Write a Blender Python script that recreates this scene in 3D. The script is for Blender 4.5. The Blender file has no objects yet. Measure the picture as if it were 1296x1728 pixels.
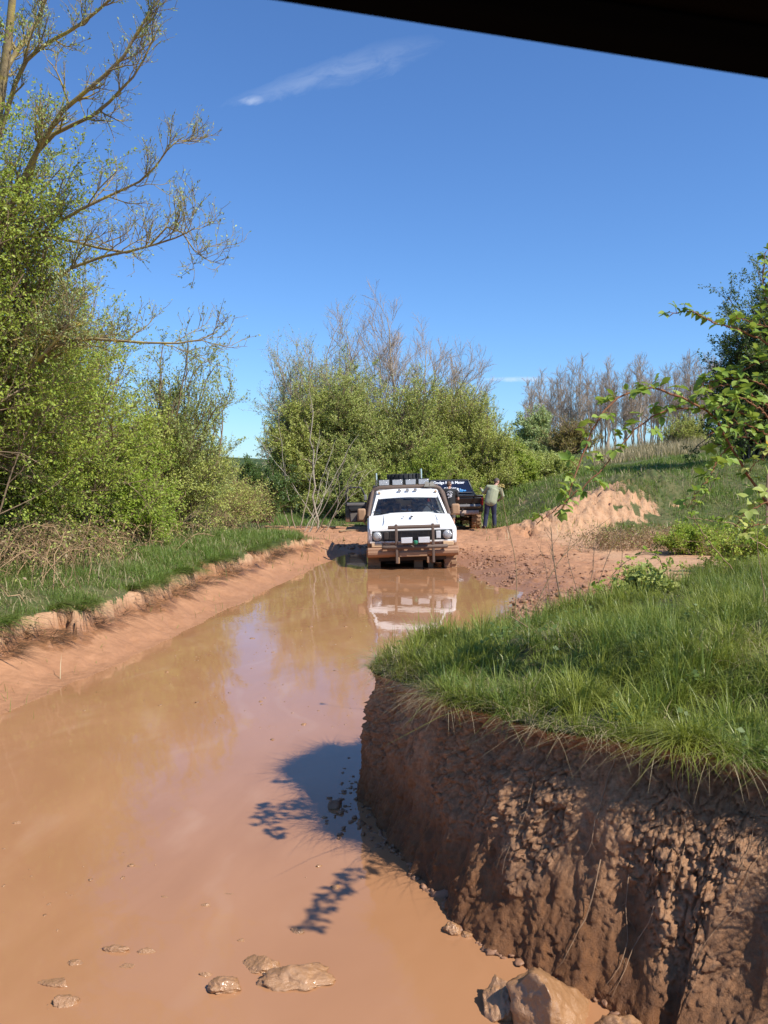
import bpy, bmesh, math
import numpy as np
from mathutils import Vector, Matrix

sc = bpy.context.scene
COL = sc.collection
R = math.radians

# ------------------------------------------------------------------ camera
CAMZ = 2.1
FPX = 1470.0                      # focal length in photo pixels (1296 x 1728)
PITCH = math.atan(64 / FPX)
cam_d = bpy.data.cameras.new("camera")
cam = bpy.data.objects.new("camera", cam_d)
COL.objects.link(cam)
cam.location = (0, 0, CAMZ)
cam.rotation_euler = (R(90) - PITCH, 0, 0)
cam_d.sensor_width = 36
cam_d.lens = 36 * FPX / 1728
cam_d.clip_start = 0.05
cam_d.clip_end = 9000
cam_d.dof.use_dof = True
cam_d.dof.focus_distance = 14
cam_d.dof.aperture_fstop = 16
sc.camera = cam

# ------------------------------------------------------------------ sky, sun, exposure
SUN_EL = R(48)
SUN_H = Vector((0.82, -0.57)).normalized()          # towards the sun, seen from above
sun_vec = Vector((SUN_H.x * math.cos(SUN_EL), SUN_H.y * math.cos(SUN_EL), math.sin(SUN_EL)))
sc.view_settings.view_transform = 'Standard'
sc.view_settings.look = 'None'
sc.view_settings.gamma = 1
sc.view_settings.use_curve_mapping = False
sc.view_settings.exposure = 0.5
sun_d = bpy.data.lights.new("sun", 'SUN')
sun_d.energy = 4.6
sun_d.angle = R(0.53)
sun_d.color = (1.0, 0.95, 0.87)
sun = bpy.data.objects.new("sun", sun_d)
sun.rotation_euler = sun_vec.to_track_quat('Z', 'Y').to_euler()
sun.location = (20, -12, 25)
COL.objects.link(sun)

world = bpy.data.worlds.new("World")
sc.world = world
world.use_nodes = True
wt = world.node_tree
wn = wt.nodes
bg = wn["Background"]
sky = wn.new("ShaderNodeTexSky")
sky.sky_type = 'NISHITA'
sky.sun_disc = False
sky.sun_elevation = SUN_EL
sky.sun_rotation = math.atan2(SUN_H.x, SUN_H.y)
sky.altitude = 0
sky.air_density = 1.0
sky.dust_density = 0.15
sky.ozone_density = 3.0
bg.inputs[1].default_value = 0.088


def wmath(op, a, b=None, c=None):
    n = wn.new("ShaderNodeMath"); n.operation = op
    for i, v in enumerate((a, b, c)):
        if v is None: continue
        if isinstance(v, (int, float)): n.inputs[i].default_value = v
        else: wt.links.new(v, n.inputs[i])
    return n.outputs[0]


tc = wn.new("ShaderNodeTexCoord")
sep = wn.new("ShaderNodeSeparateXYZ")
wt.links.new(tc.outputs['Generated'], sep.inputs[0])
ysafe = wmath('MAXIMUM', sep.outputs[1], 0.05)
du = wmath('DIVIDE', sep.outputs[0], ysafe)
dv = wmath('DIVIDE', sep.outputs[2], ysafe)
ahead = wmath('GREATER_THAN', sep.outputs[1], 0.1)


def cirrus(u0, v0, ang, half_l, half_w, scale, amount, seed):
    """a wisp of high cloud in the sky, about the direction (u0, 1, v0)"""
    ca, sa = math.cos(ang), math.sin(ang)
    a = wmath('SUBTRACT', du, u0); b = wmath('SUBTRACT', dv, v0)
    s = wmath('ADD', wmath('MULTIPLY', a, ca), wmath('MULTIPLY', b, sa))
    t = wmath('SUBTRACT', wmath('MULTIPLY', b, ca), wmath('MULTIPLY', a, sa))
    cmb = wn.new("ShaderNodeCombineXYZ")
    wt.links.new(wmath('MULTIPLY', s, scale), cmb.inputs[0])
    wt.links.new(wmath('MULTIPLY', t, scale * 2.4), cmb.inputs[1])
    cmb.inputs[2].default_value = seed
    nz = wn.new("ShaderNodeTexNoise"); nz.inputs['Scale'].default_value = 1; nz.inputs['Detail'].default_value = 6
    nz.inputs['Roughness'].default_value = 0.65; nz.inputs['Distortion'].default_value = 0.6
    wt.links.new(cmb.outputs[0], nz.inputs['Vector'])
    es = wmath('DIVIDE', wmath('ABSOLUTE', s), half_l)
    wdt = wmath('MULTIPLY_ADD', wmath('DIVIDE', s, half_l), half_w * 0.45, half_w)
    et = wmath('DIVIDE', wmath('ABSOLUTE', wmath('ADD', t, wmath('MULTIPLY_ADD', nz.outputs[0], half_w * 1.2, -half_w * 0.6))), wdt)
    fall = wmath('SUBTRACT', 1.0, wmath('ADD', wmath('POWER', es, 2.2), wmath('POWER', et, 1.6)))
    m = wmath('MULTIPLY', wmath('MAXIMUM', fall, 0.0), wmath('MULTIPLY_ADD', nz.outputs[0], 2.4, -0.55))
    m = wmath('MAXIMUM', wmath('MULTIPLY', m, amount), 0.0)
    return wmath('MULTIPLY', wmath('MINIMUM', m, 0.85), ahead)


c1 = cirrus(-0.060, 0.450, 0.28, 0.135, 0.018, 26, 0.15, 1.3)
c2 = cirrus(-0.150, 0.420, 0.05, 0.016, 0.006, 40, 0.3, 4.1)
c3 = cirrus(0.152, 0.108, -0.01, 0.045, 0.0035, 30, 0.5, 7.7)
cl = wmath('MINIMUM', wmath('ADD', wmath('ADD', c1, c2), c3), 0.9)
mixw = wn.new("ShaderNodeMix"); mixw.data_type = 'RGBA'
wt.links.new(cl, mixw.inputs[0])
tint = wn.new("ShaderNodeMix"); tint.data_type = 'RGBA'; tint.blend_type = 'MULTIPLY'; tint.inputs[0].default_value = 1
wt.links.new(sky.outputs[0], tint.inputs[6]); tint.inputs[7].default_value = (0.70, 1.0, 1.38, 1)
wt.links.new(tint.outputs[2], mixw.inputs[6])
mixw.inputs[7].default_value = (8.2, 8.8, 9.6, 1)
wt.links.new(mixw.outputs[2], bg.inputs[0])

# ------------------------------------------------------------------ maths helpers
UP = np.array([0., 0., 1.])


def at(px, py, d):
    """the point that the photo shows at pixel px, py, at depth y = d"""
    a = (px - 648) / FPX; b = (864 - py) / FPX
    cp, sp = math.cos(PITCH), math.sin(PITCH)
    fy = cp + b * sp; fz = -sp + b * cp
    k = d / fy
    return np.array([a * k, d, CAMZ + fz * k])


def sm(a, b, x):
    t = np.clip((x - a) / (b - a), 0, 1)
    return t * t * (3 - 2 * t)


def _hash(ix, iy, iz, seed):
    h = (ix.astype(np.int64) * 374761393 + iy.astype(np.int64) * 668265263 + iz.astype(np.int64) * 2147483647 + seed * 1274126177) & 0xffffffff
    h = ((h ^ (h >> 13)) * 1274126177) & 0xffffffff
    h = ((h ^ (h >> 16)) * 2246822519) & 0xffffffff
    h = h ^ (h >> 15)
    return (h & 0xffffff) / float(0x1000000)


def vnoise(x, y, z=0.0, seed=0):
    x, y, z = np.broadcast_arrays(np.asarray(x, float), np.asarray(y, float), np.asarray(z, float))
    ix, iy, iz = np.floor(x), np.floor(y), np.floor(z)
    fx, fy, fz = x - ix, y - iy, z - iz
    fx, fy, fz = [f * f * f * (f * (f * 6 - 15) + 10) for f in (fx, fy, fz)]
    out = 0
    for dx in (0, 1):
        for dy in (0, 1):
            for dz in (0, 1):
                w = (fx if dx else 1 - fx) * (fy if dy else 1 - fy) * (fz if dz else 1 - fz)
                out = out + w * _hash(ix + dx, iy + dy, iz + dz, seed)
    return out * 2 - 1


def fbm(x, y, z=0.0, oct=4, seed=0, gain=0.5):
    a, s, t = 1.0, 0, 0
    for k in range(oct):
        s = s + a * vnoise(np.asarray(x) * 2 ** k, np.asarray(y) * 2 ** k, np.asarray(z) * 2 ** k, seed + k * 17)
        t += a; a *= gain
    return s / t


def voronoi(x, y, z, seed=0):
    """distance to the nearest cell point and a random number for that cell"""
    ix, iy, iz = np.floor(x), np.floor(y), np.floor(z)
    best = np.full(x.shape, 9.0); sec = np.full(x.shape, 9.0); idv = np.zeros(x.shape)
    for dx in (-1, 0, 1):
        for dy in (-1, 0, 1):
            for dz in (-1, 0, 1):
                cx, cy, cz = ix + dx, iy + dy, iz + dz
                qx = cx + _hash(cx, cy, cz, seed); qy = cy + _hash(cx, cy, cz, seed + 1); qz = cz + _hash(cx, cy, cz, seed + 2)
                d = np.sqrt((qx - x) ** 2 + (qy - y) ** 2 + (qz - z) ** 2)
                m = d < best
                sec = np.where(m, best, np.minimum(sec, d))
                idv = np.where(m, _hash(cx, cy, cz, seed + 3), idv)
                best = np.where(m, d, best)
    return best, sec, idv


def nrm(v):
    return v / np.maximum(np.linalg.norm(v, axis=-1, keepdims=True), 1e-9)


# ------------------------------------------------------------------ mesh helpers
def mesh_np(name, V, faces, mat=None, attrs=None, smooth=True, mats=None, midx=None):
    """V (n,3); faces: list of (m,k) index arrays; attrs: name -> per-vertex floats"""
    me = bpy.data.meshes.new(name)
    V = np.asarray(V, np.float32)
    faces = [np.asarray(f, np.int32) for f in faces if len(f)]
    me.vertices.add(len(V)); me.vertices.foreach_set('co', V.ravel())
    nl = sum(f.size for f in faces); npoly = sum(len(f) for f in faces)
    me.loops.add(nl); me.polygons.add(npoly)
    me.loops.foreach_set('vertex_index', np.concatenate([f.ravel() for f in faces]))
    tot = np.concatenate([np.full(len(f), f.shape[1], np.int32) for f in faces])
    st = np.concatenate([[0], np.cumsum(tot)[:-1]]).astype(np.int32)
    me.polygons.foreach_set('loop_start', st)
    me.polygons.foreach_set('loop_total', tot)
    me.polygons.foreach_set('use_smooth', np.full(npoly, smooth, bool))
    for k, v in (attrs or {}).items():
        a = me.attributes.new(k, 'FLOAT', 'POINT')
        a.data.foreach_set('value', np.asarray(v, np.float32))
    me.update(calc_edges=True)
    if mat is not None: me.materials.append(mat)
    return me


def link(name, me, parent=None, loc=None):
    o = bpy.data.objects.new(name, me)
    COL.objects.link(o)
    if parent is not None: o.parent = parent
    if loc is not None: o.location = loc
    return o


def tag(o, label=None, cat=None, group=None, kind=None):
    if label: o['label'] = label
    if cat: o['category'] = cat
    if group: o['group'] = group
    if kind: o['kind'] = kind
    return o


def empty(name, loc, label, cat, group=None, rot=(0, 0, 0)):
    o = bpy.data.objects.new(name, None)
    COL.objects.link(o)
    o.location = loc; o.rotation_euler = rot; o.empty_display_size = 0.2
    return tag(o, label, cat, group)


def copy_thing(o, loc, rz, scale=1.0, parent=None):
    c = o.copy(); COL.objects.link(c)
    if parent is None:
        c.location = loc; c.rotation_euler = (0, 0, rz); c.scale = (scale,) * 3
    else:
        c.parent = parent
    for ch in list(o.children): copy_thing(ch, None, None, parent=c)
    return c


class Soup:
    """collects vertices and faces into one mesh"""
    def __init__(s): s.V = []; s.F = {}; s.A = []; s.n = 0

    def add(s, V, faces, rnd=0.5):
        V = np.asarray(V, float).reshape(-1, 3)
        for f in faces:
            f = np.asarray(f, np.int64)
            if f.size == 0: continue
            s.F.setdefault(f.shape[1], []).append(f + s.n)
        s.V.append(V)
        s.A.append(np.broadcast_to(np.asarray(rnd, float), (len(V),)))
        s.n += len(V)

    def build(s, name, mat, parent=None, smooth=True, loc=None):
        V = np.concatenate(s.V)
        me = mesh_np(name, V, [np.concatenate(f) for f in s.F.values()], mat, {'rnd': np.concatenate(s.A)}, smooth)
        return link(name, me, parent, loc)


def tubes(P, Rr, k=4, cap=False):
    """P (b,n,3) polylines, Rr (b,n) radii -> V, [faces]"""
    P = np.asarray(P, float); Rr = np.asarray(Rr, float)
    b, n, _ = P.shape
    T = np.empty_like(P)
    T[:, 1:-1] = P[:, 2:] - P[:, :-2]; T[:, 0] = P[:, 1] - P[:, 0]; T[:, -1] = P[:, -1] - P[:, -2]
    T = nrm(T)
    main = nrm(P[:, -1] - P[:, 0] + 1e-6)
    ref = np.where(np.abs(main[:, 2:3]) < 0.75, UP[None], np.array([[1., 0.13, 0.]]))
    u = nrm(np.cross(T, ref[:, None, :])); v = np.cross(T, u)
    a = np.arange(k) / k * 2 * np.pi
    ring = u[:, :, None, :] * np.cos(a)[None, None, :, None] + v[:, :, None, :] * np.sin(a)[None, None, :, None]
    V = P[:, :, None, :] + ring * Rr[:, :, None, None]
    idx = np.arange(b * n * k).reshape(b, n, k)
    q = np.stack([idx[:, :-1], np.roll(idx, -1, 2)[:, :-1], np.roll(idx, -1, 2)[:, 1:], idx[:, 1:]], -1).reshape(-1, 4)
    out = [q]
    if cap:
        out.append(idx[:, 0, ::-1].reshape(-1, k)); out.append(idx[:, -1].reshape(-1, k))
    return V.reshape(-1, 3), out


def add_tubes(S, P, Rr, k=4, rng=None, cap=False, rnd=None):
    V, f = tubes(P, Rr, k, cap)
    b, n = P.shape[:2]
    if rnd is None: rnd = rng.random(b) if rng is not None else np.full(b, 0.5)
    S.add(V, f, np.repeat(rnd, n * k))


def perp(rng, T):
    r = rng.normal(size=T.shape)
    r -= (r * T).sum(-1, keepdims=True) * T
    return nrm(r)


def along(P, t):
    """points, tangents at t (b,m) along polylines P (b,n,3)"""
    n = P.shape[1]
    f = np.clip(t, 0, 0.9999) * (n - 1); i = f.astype(int); f = (f - i)[..., None]
    bi = np.arange(P.shape[0])[:, None]
    a, c = P[bi, i], P[bi, i + 1]
    return a + (c - a) * f, nrm(c - a), i, f[..., 0]


def branch(rng, P, Rr, m, t0, t1, ang, L, n=5, up=0.0, wob=0.15, rr=0.6, rmin=0.004, rend=0.35, taper=0.3, grav=0.0):
    """m children on every polyline"""
    b = P.shape[0]
    t = t0 + (t1 - t0) * (np.arange(m)[None] + rng.random((b, m))) / m
    p, T, i, f = along(P, t)
    bi = np.arange(b)[:, None]
    r0 = np.maximum((Rr[bi, i] * (1 - f) + Rr[bi, i + 1] * f) * rr, rmin)
    a = rng.uniform(ang[0], ang[1], (b, m, 1))
    d = nrm(np.cos(a) * T + np.sin(a) * perp(rng, T) + UP * up)
    ln = rng.uniform(L[0], L[1], (b, m, 1)) * (1 - taper * (t[..., None] - t0) / max(t1 - t0, 1e-6))
    p = p.reshape(-1, 3); d = d.reshape(-1, 3); ln = ln.reshape(-1, 1); r0 = r0.reshape(-1)
    out = [p]
    for k in range(1, n):
        d = nrm(d + rng.normal(size=d.shape) * wob + UP * (up * 0.25 - grav * k / n))
        p = p + d * ln / (n - 1)
        out.append(p)
    Q = np.stack(out, 1)
    tt = np.linspace(0, 1, n)[None]
    return Q, r0[:, None] * (1 - (1 - rend) * tt)


LIGHTDIR = nrm(np.array([0.35, -0.35, 0.87]))


def leaf_quads(S, rng, pos, dirs, size, width=0.55, fold=0.15, var=0.35, flat=0.0):
    """one folded diamond per leaf"""
    n = len(pos)
    d = nrm(dirs)
    nn = perp(rng, d)
    nn = np.where((nn @ LIGHTDIR)[:, None] < 0, -nn, nn)
    nn = nrm(nn + LIGHTDIR * flat)
    s = nrm(np.cross(d, nn)); nn = np.cross(s, d)
    L = size * rng.uniform(1 - var, 1 + var, (n, 1)); W = L * width * 0.5
    a = pos; tip = pos + d * L
    m = pos + d * L * 0.45 + nn * L * fold
    V = np.stack([a, m + s * W, tip, m - s * W], 1).reshape(-1, 3)
    q = np.arange(n * 4).reshape(n, 4)
    S.add(V, [q], np.repeat(rng.random(n), 4))


def leaves_on(S, rng, P, per, size, t0=0.2, jit=0.03, spread=1.0, keep=None, **kw):
    b = P.shape[0]
    t = t0 + (1 - t0) * rng.random((b, per))
    p, T, _, _ = along(P, t)
    p = p.reshape(-1, 3); T = T.reshape(-1, 3)
    if keep is not None:
        k = keep(p); p = p[k]; T = T[k]
    d = nrm(T + rng.normal(size=T.shape) * spread)
    p = p + rng.normal(size=p.shape) * jit
    leaf_quads(S, rng, p, d, size, **kw)
    return len(p)


# ------------------------------------------------------------------ materials
class NT:
    def __init__(s, name):
        s.m = bpy.data.materials.new(name); s.m.use_nodes = True
        s.t = s.m.node_tree; s.n = s.t.nodes
        s.bsdf = s.n['Principled BSDF']; s.out = s.n['Material Output']

    def node(s, typ, **kw):
        nd = s.n.new(typ)
        for k, v in kw.items(): setattr(nd, k, v)
        return nd

    def lk(s, a, b): s.t.links.new(a, b)

    def coord(s, kind='Object', scale=None):
        c = s.node("ShaderNodeTexCoord")
        if scale is None: return c.outputs[kind]
        mp = s.node("ShaderNodeMapping"); mp.inputs['Scale'].default_value = scale
        s.lk(c.outputs[kind], mp.inputs[0]); return mp.outputs[0]

    def noise(s, vec, scale, detail=4, rough=0.55, dist=0.0):
        nd = s.node("ShaderNodeTexNoise")
        nd.inputs['Scale'].default_value = scale; nd.inputs['Detail'].default_value = detail
        nd.inputs['Roughness'].default_value = rough; nd.inputs['Distortion'].default_value = dist
        if vec is not None: s.lk(vec, nd.inputs['Vector'])
        return nd.outputs[0]

    def ramp(s, fac, stops):
        nd = s.node("ShaderNodeValToRGB")
        el = nd.color_ramp.elements
        while len(el) < len(stops): el.new(0.5)
        for e, (p, c) in zip(el, stops):
            e.position = p; e.color = (c, c, c, 1) if isinstance(c, (int, float)) else (*c, 1)
        s.lk(fac, nd.inputs[0]); return nd.outputs[0]

    def mix(s, fac, a, b, blend='MIX'):
        nd = s.node("ShaderNodeMix", data_type='RGBA', blend_type=blend)
        for i, v in ((0, fac), (6, a), (7, b)):
            if isinstance(v, (int, float)): nd.inputs[i].default_value = v
            elif isinstance(v, tuple): nd.inputs[i].default_value = (*v, 1)
            else: s.lk(v, nd.inputs[i])
        return nd.outputs[2]

    def math(s, op, a, b=0.0, c=0.0):
        nd = s.node("ShaderNodeMath", operation=op)
        for i, v in enumerate((a, b, c)):
            if isinstance(v, (int, float)): nd.inputs[i].default_value = v
            else: s.lk(v, nd.inputs[i])
        return nd.outputs[0]

    def attr(s, name):
        a = s.node("ShaderNodeAttribute", attribute_name=name); return a.outputs['Fac']

    def bump(s, h, strength=0.5, dist=0.02):
        b = s.node("ShaderNodeBump"); b.inputs['Strength'].default_value = strength
        b.inputs['Distance'].default_value = dist; s.lk(h, b.inputs['Height'])
        s.lk(b.outputs[0], s.bsdf.inputs['Normal']); return b

    def set(s, **kw):
        for k, v in kw.items():
            i = s.bsdf.inputs[k.replace('_', ' ')]
            if isinstance(v, tuple): i.default_value = (*v, 1)
            elif isinstance(v, (int, float)): i.default_value = v
            else: s.lk(v, i)
        return s.m


def leaf_mat(name, c0, c1, c2, trans=0.35, patch=None, rough=0.5, pscale=0.9):
    n = NT(name)
    r = n.attr('rnd')
    col = n.ramp(r, [(0.0, c0), (0.5, c1), (1.0, c2)])
    big = n.noise(n.coord('Object'), pscale, 3, 0.6)
    col = n.mix(n.ramp(big, [(0.42, 0.0), (0.60, 0.9)]), col, patch or tuple(v * 0.8 for v in c1), 'MIX') if patch else col
    n.set(Base_Color=col, Roughness=rough, Specular_IOR_Level=0.35)
    tr = n.node("ShaderNodeBsdfTranslucent"); n.lk(n.mix(0.5, col, (0.30, 0.36, 0.04), 'MIX'), tr.inputs[0])
    mx = n.node("ShaderNodeMixShader"); mx.inputs[0].default_value = trans
    n.lk(n.bsdf.outputs[0], mx.inputs[1]); n.lk(tr.outputs[0], mx.inputs[2]); n.lk(mx.outputs[0], n.out.inputs[0])
    return n.m


def bark_mat(name, a, b, lichen=None, scale=14):
    n = NT(name)
    v = n.coord('Object')
    col = n.mix(n.ramp(n.noise(v, scale, 5), [(0.3, 0.0), (0.7, 1.0)]), a, b)
    if lichen: col = n.mix(n.ramp(n.noise(v, 5.5, 5, 0.65), [(0.48, 0.0), (0.62, 1.0)]), col, lichen)
    n.bump(n.noise(v, scale * 3, 5), 0.5, 0.01)
    return n.set(Base_Color=col, Roughness=0.85, Specular_IOR_Level=0.2)


def plain(name, col, rough=0.5, metal=0.0, var=0.12, scale=8, bump=0.0, spec=0.5):
    n = NT(name)
    v = n.coord('Object')
    c = n.mix(n.noise(v, scale, 5), tuple(x * (1 - var) for x in col), tuple(min(1, x * (1 + var)) for x in col))
    if bump: n.bump(n.noise(v, scale * 4, 4), bump, 0.01)
    return n.set(Base_Color=c, Roughness=rough, Metallic=metal, Specular_IOR_Level=spec)


MUD = (0.36, 0.185, 0.095)
MUD_DK = (0.19, 0.090, 0.045)
SAND = (0.52, 0.325, 0.19)


def muddy(name, col, rough, metal=0.0, low=0.55, high=1.0, amount=1.0, spread=0.35, mud=MUD):
    """paint or metal with dried mud: thick below the height low, splashes up to high (object z)"""
    n = NT(name)
    v = n.coord('Object')
    s = n.node("ShaderNodeSeparateXYZ"); n.lk(v, s.inputs[0])
    h = n.node("ShaderNodeMapRange"); h.inputs[1].default_value = low; h.inputs[2].default_value = high
    h.inputs[3].default_value = 0.78; h.inputs[4].default_value = 0.22
    n.lk(s.outputs[2], h.inputs[0])
    k = n.math('ADD', h.outputs[0], n.math('MULTIPLY', n.math('SUBTRACT', n.noise(v, 6, 7, 0.7), 0.5), spread * 2.2))
    k = n.math('MULTIPLY', n.ramp(k, [(0.40, 0.0), (0.62, 1.0)]), amount)
    mcol = n.mix(n.noise(v, 17, 4), tuple(c * 0.75 for c in mud), mud)
    base = n.mix(k, col, mcol)
    rr = n.math('ADD', n.math('MULTIPLY', k, 0.85 - rough), rough)
    n.bump(n.math('MULTIPLY', k, n.noise(v, 60, 3)), 0.3, 0.01)
    return n.set(Base_Color=base, Roughness=rr, Metallic=n.math('MULTIPLY', n.math('SUBTRACT', 1.0, k), metal))


def glass_mat(name, tint=(0.55, 0.6, 0.6), dirt=0.15):
    n = NT(name)
    tr = n.node("ShaderNodeBsdfTransparent"); tr.inputs[0].default_value = (*tint, 1)
    gl = n.node("ShaderNodeBsdfGlossy"); gl.inputs['Roughness'].default_value = 0.03
    fr = n.node("ShaderNodeFresnel"); fr.inputs[0].default_value = 1.75
    mx = n.node("ShaderNodeMixShader"); n.lk(fr.outputs[0], mx.inputs[0]); n.lk(tr.outputs[0], mx.inputs[1]); n.lk(gl.outputs[0], mx.inputs[2])
    df = n.node("ShaderNodeBsdfDiffuse"); df.inputs[0].default_value = (0.35, 0.24, 0.16, 1)
    m2 = n.node("ShaderNodeMixShader")
    n.lk(n.math('MULTIPLY', n.ramp(n.noise(n.coord('Object'), 9, 8, 0.75), [(0.45, 0.0), (0.75, 1.0)]), dirt * 3), m2.inputs[0])
    n.lk(mx.outputs[0], m2.inputs[1]); n.lk(df.outputs[0], m2.inputs[2]); n.lk(m2.outputs[0], n.out.inputs[0])
    return n.m

# ------------------------------------------------------------------ terrain
XR = np.array([[-5, 2.6], [2.0, 1.9], [3.0, 1.2], [4.0, 0.8], [5.5, 0.25], [6.3, 0.45], [7, 1.1], [9, 1.75], [11, 1.72], [12.6, 1.55],
               [13.4, 1.85], [15.4, 2.35], [16.3, 2.0], [19, 1.85], [20.6, 1.75], [21.6, 1.2], [22.6, 0.4], [23.6, -0.4], [24.5, -3], [30, -6]])
LIPY = lambda y: -4.4 + 0.149 * y


def ground_fn(x, y):
    """height and surface masks: grass, dry earth, wet mud"""
    x = np.asarray(x, float); y = np.asarray(y, float)
    n1 = fbm(x * 0.45, y * 0.45, 0, 4, 3); n2 = fbm(x * 1.8, y * 1.8, 0, 4, 9); n3 = fbm(x * 6, y * 6, 0, 3, 21)
    sL = x - LIPY(y) - 0.16 * n1 - 0.05 * n2
    xr = np.interp(y, XR[:, 0], XR[:, 1])
    sR = xr - x + 0.16 * n2 + 0.08 * n3
    sF = (23.3 + 0.25 * n1 - y)
    s = np.minimum(np.minimum(sL, sR), sF)
    under = -np.clip(0.28 * np.clip(s, 0, 9) ** 0.8, 0, 0.36)
    # left bank
    u = -sL
    taper = sm(24.4, 21.3, y)
    n4 = fbm(x * 3.6, y * 3.6, 0, 3, 14)
    ue = u + 0.20 * n2 + 0.10 * n1 + 0.17 * n3 + 0.20 * n4
    slope = 0.25 * sm(0.0, 1.0, u) + 0.03 * n2 * sm(0.05, 0.5, u) + 0.012 * n3 * sm(0.0, 0.3, u)
    ledge = 0.035 * sm(0.28, 0.34, ue) * sm(0.0, 0.2, u)
    cliff = 0.21 * sm(0.88, 0.99, ue) + 0.10 * sm(1.0, 1.5, ue)
    inland = 0.06 * np.clip(u - 1.2, 0, 6) + 0.05 * n1 * sm(1, 2, u)
    left = slope + ledge * 0.7 + (cliff + inland) * taper + (1 - taper) * (0.05 * np.clip(u - 0.5, 0, 8) * sm(-1.2, -3.5, x))
    # mud flat on the right
    rd = -np.minimum(sR, sF)
    churn = sm(0.0, 0.6, rd) * (0.035 * n2 + 0.055 * n3 * sm(7.5, 3.5, x)) + 0.03 * n1
    right = 0.10 * sm(0.0, 0.9, rd) + churn + 0.02 * np.clip(rd - 1, 0, 3)
    # hillside on the right, dirt ramp on its near flank
    rise = sm(25.6 + 0.9 * n1, 34, y)
    hill = rise * (1.55 + 0.10 * np.clip(x - 7, 0, 40) + 0.2 * n1 + 0.05 * n2) * sm(3.9, 9.0, x + 0.4 * n1 + 0.12 * (y - 29))
    hill = hill + sm(33, 75, y) * (1.0 + 0.004 * x) * sm(2, 16, x)
    ax, ay, bx, by = 3.6, 27.0, 9.4, 31.4
    tt = np.clip(((x - ax) * (bx - ax) + (y - ay) * (by - ay)) / ((bx - ax) ** 2 + (by - ay) ** 2), 0, 1)
    rd2 = np.hypot(x - ax - tt * (bx - ax), y - ay - tt * (by - ay))
    ramp = 1.72 * tt ** 0.8 * np.exp(-(rd2 / (1.3 + 0.7 * tt)) ** 2) * (1 + 0.16 * n2)
    gully = np.exp(-(rd2 / 2.1) ** 2) * 0.40 * np.abs(n3 + 0.5 * n2)
    hill = np.maximum(hill, ramp) + 0.25 * np.minimum(hill, ramp) - gully * sm(0, 0.3, ramp)
    back = 0.25 * sm(33, 45, y) + 0.02 * np.clip(y - 45, 0, 60)
    land = np.where(sL < np.minimum(sR, sF), left, right + hill)
    wl = sm(0.5, -0.5, (sL - np.minimum(sR, sF))) * 0
    far = np.hypot(x, y)
    land = land + back * sm(5, 3, x - 0.1 * (y - 30)) + 0.02 * n1 * sm(25, 60, far)
    z = np.where(s > 0, under, land)
    # masks
    gl = sm(0.97, 1.12, ue) * taper * (u > 0.5)
    gl = np.maximum(gl, sm(0.2, 0.9, u - 1.4 + 0.5 * n1) * (1 - taper) * (x < -1.2))
    gh = sm(26.3, 28.0, y + 0.8 * n2 + 1.2 * n1) * sm(4.0, 6.5, x) * sm(1.2, 2.0, rd2 + 0.8 * n2 + 0.5 * n3)
    gh = np.maximum(gh, sm(31, 33.5, y + 0.9 * n1) * sm(0.9, 1.6, rd2 + 0.8 * n2 + 0.4 * n3))
    patch = np.exp(-((x - 4.9) / 1.3) ** 2 - ((y - 36.5) / 1.6) ** 2)
    gh = gh * sm(0.75, 0.3, patch + 0.25 * n2)
    gh = np.where(y > 27, np.maximum(gh, sm(34, 37, y)), gh) * sm(0.9, 0.4, patch + 0.2 * n2)
    gh = np.maximum(gh, sm(26, 27, y) * sm(3.2, 3.9, x) * sm(6.4, 5.2, x) * sm(1.6, 2.1, rd2 + .5 * n2) * 0.9 * (y > 28))
    gh = np.maximum(gh, sm(.70, 1.0, tt + .25 * n2 + .12 * n3) * sm(.2, .5, rise + .3 * n3) * (x > 6))
    grass = np.where(sL < np.minimum(sR, sF), gl, gh) * (s < 0)
    dry = np.where(sL < np.minimum(sR, sF), sm(0.84, 0.93, ue) * taper * sm(-0.34, -0.05, n1 + 0.7 * n2),
                   np.maximum(sm(3.2, 6.5, x + 0.8 * n2) * 0.85, 0.6 * sm(0, 0.5, ramp)))
    wet = np.where(sL < np.minimum(sR, sF), 0.55 * sm(0.9, 0.3, u) + 1.25 * sm(0.66, 0.80, ue) * sm(0.98, 0.90, ue),
                   sm(4.0, 0.3, rd + 1.2 * n2 + .8 * n1) * 0.85)
    wet = np.where(s > 0, 0.5, wet)
    return z, np.clip(grass, 0, 1), np.clip(dry, 0, 1), np.clip(wet, 0, 1)


def gz(x, y):
    return ground_fn(np.atleast_1d(x), np.atleast_1d(y))[0]


th = np.concatenate([np.linspace(-180, -60, 22)[:-1], np.linspace(-60, -31, 40)[:-1], np.linspace(-31, 31, 430)[:-1], np.linspace(31, 60, 40)[:-1], np.linspace(60, 180, 22)[:-1]])
rr_ = np.concatenate([[0.4], np.geomspace(0.9, 3.0, 14)[:-1], np.geomspace(3.0, 45, 470)[:-1], np.geomspace(45, 4500, 60)])
TH, RR = np.meshgrid(np.radians(th), rr_)
gx, gy = RR * np.sin(TH), RR * np.cos(TH)
gzv, gg, gd, gw = ground_fn(gx.ravel(), gy.ravel())
nr, nt = gx.shape
ii = np.arange(nr * nt).reshape(nr, nt)
q = np.stack([ii[:-1], ii[1:], np.roll(ii, -1, 1)[1:], np.roll(ii, -1, 1)[:-1]], -1).reshape(-1, 4)[:, ::-1]

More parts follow.
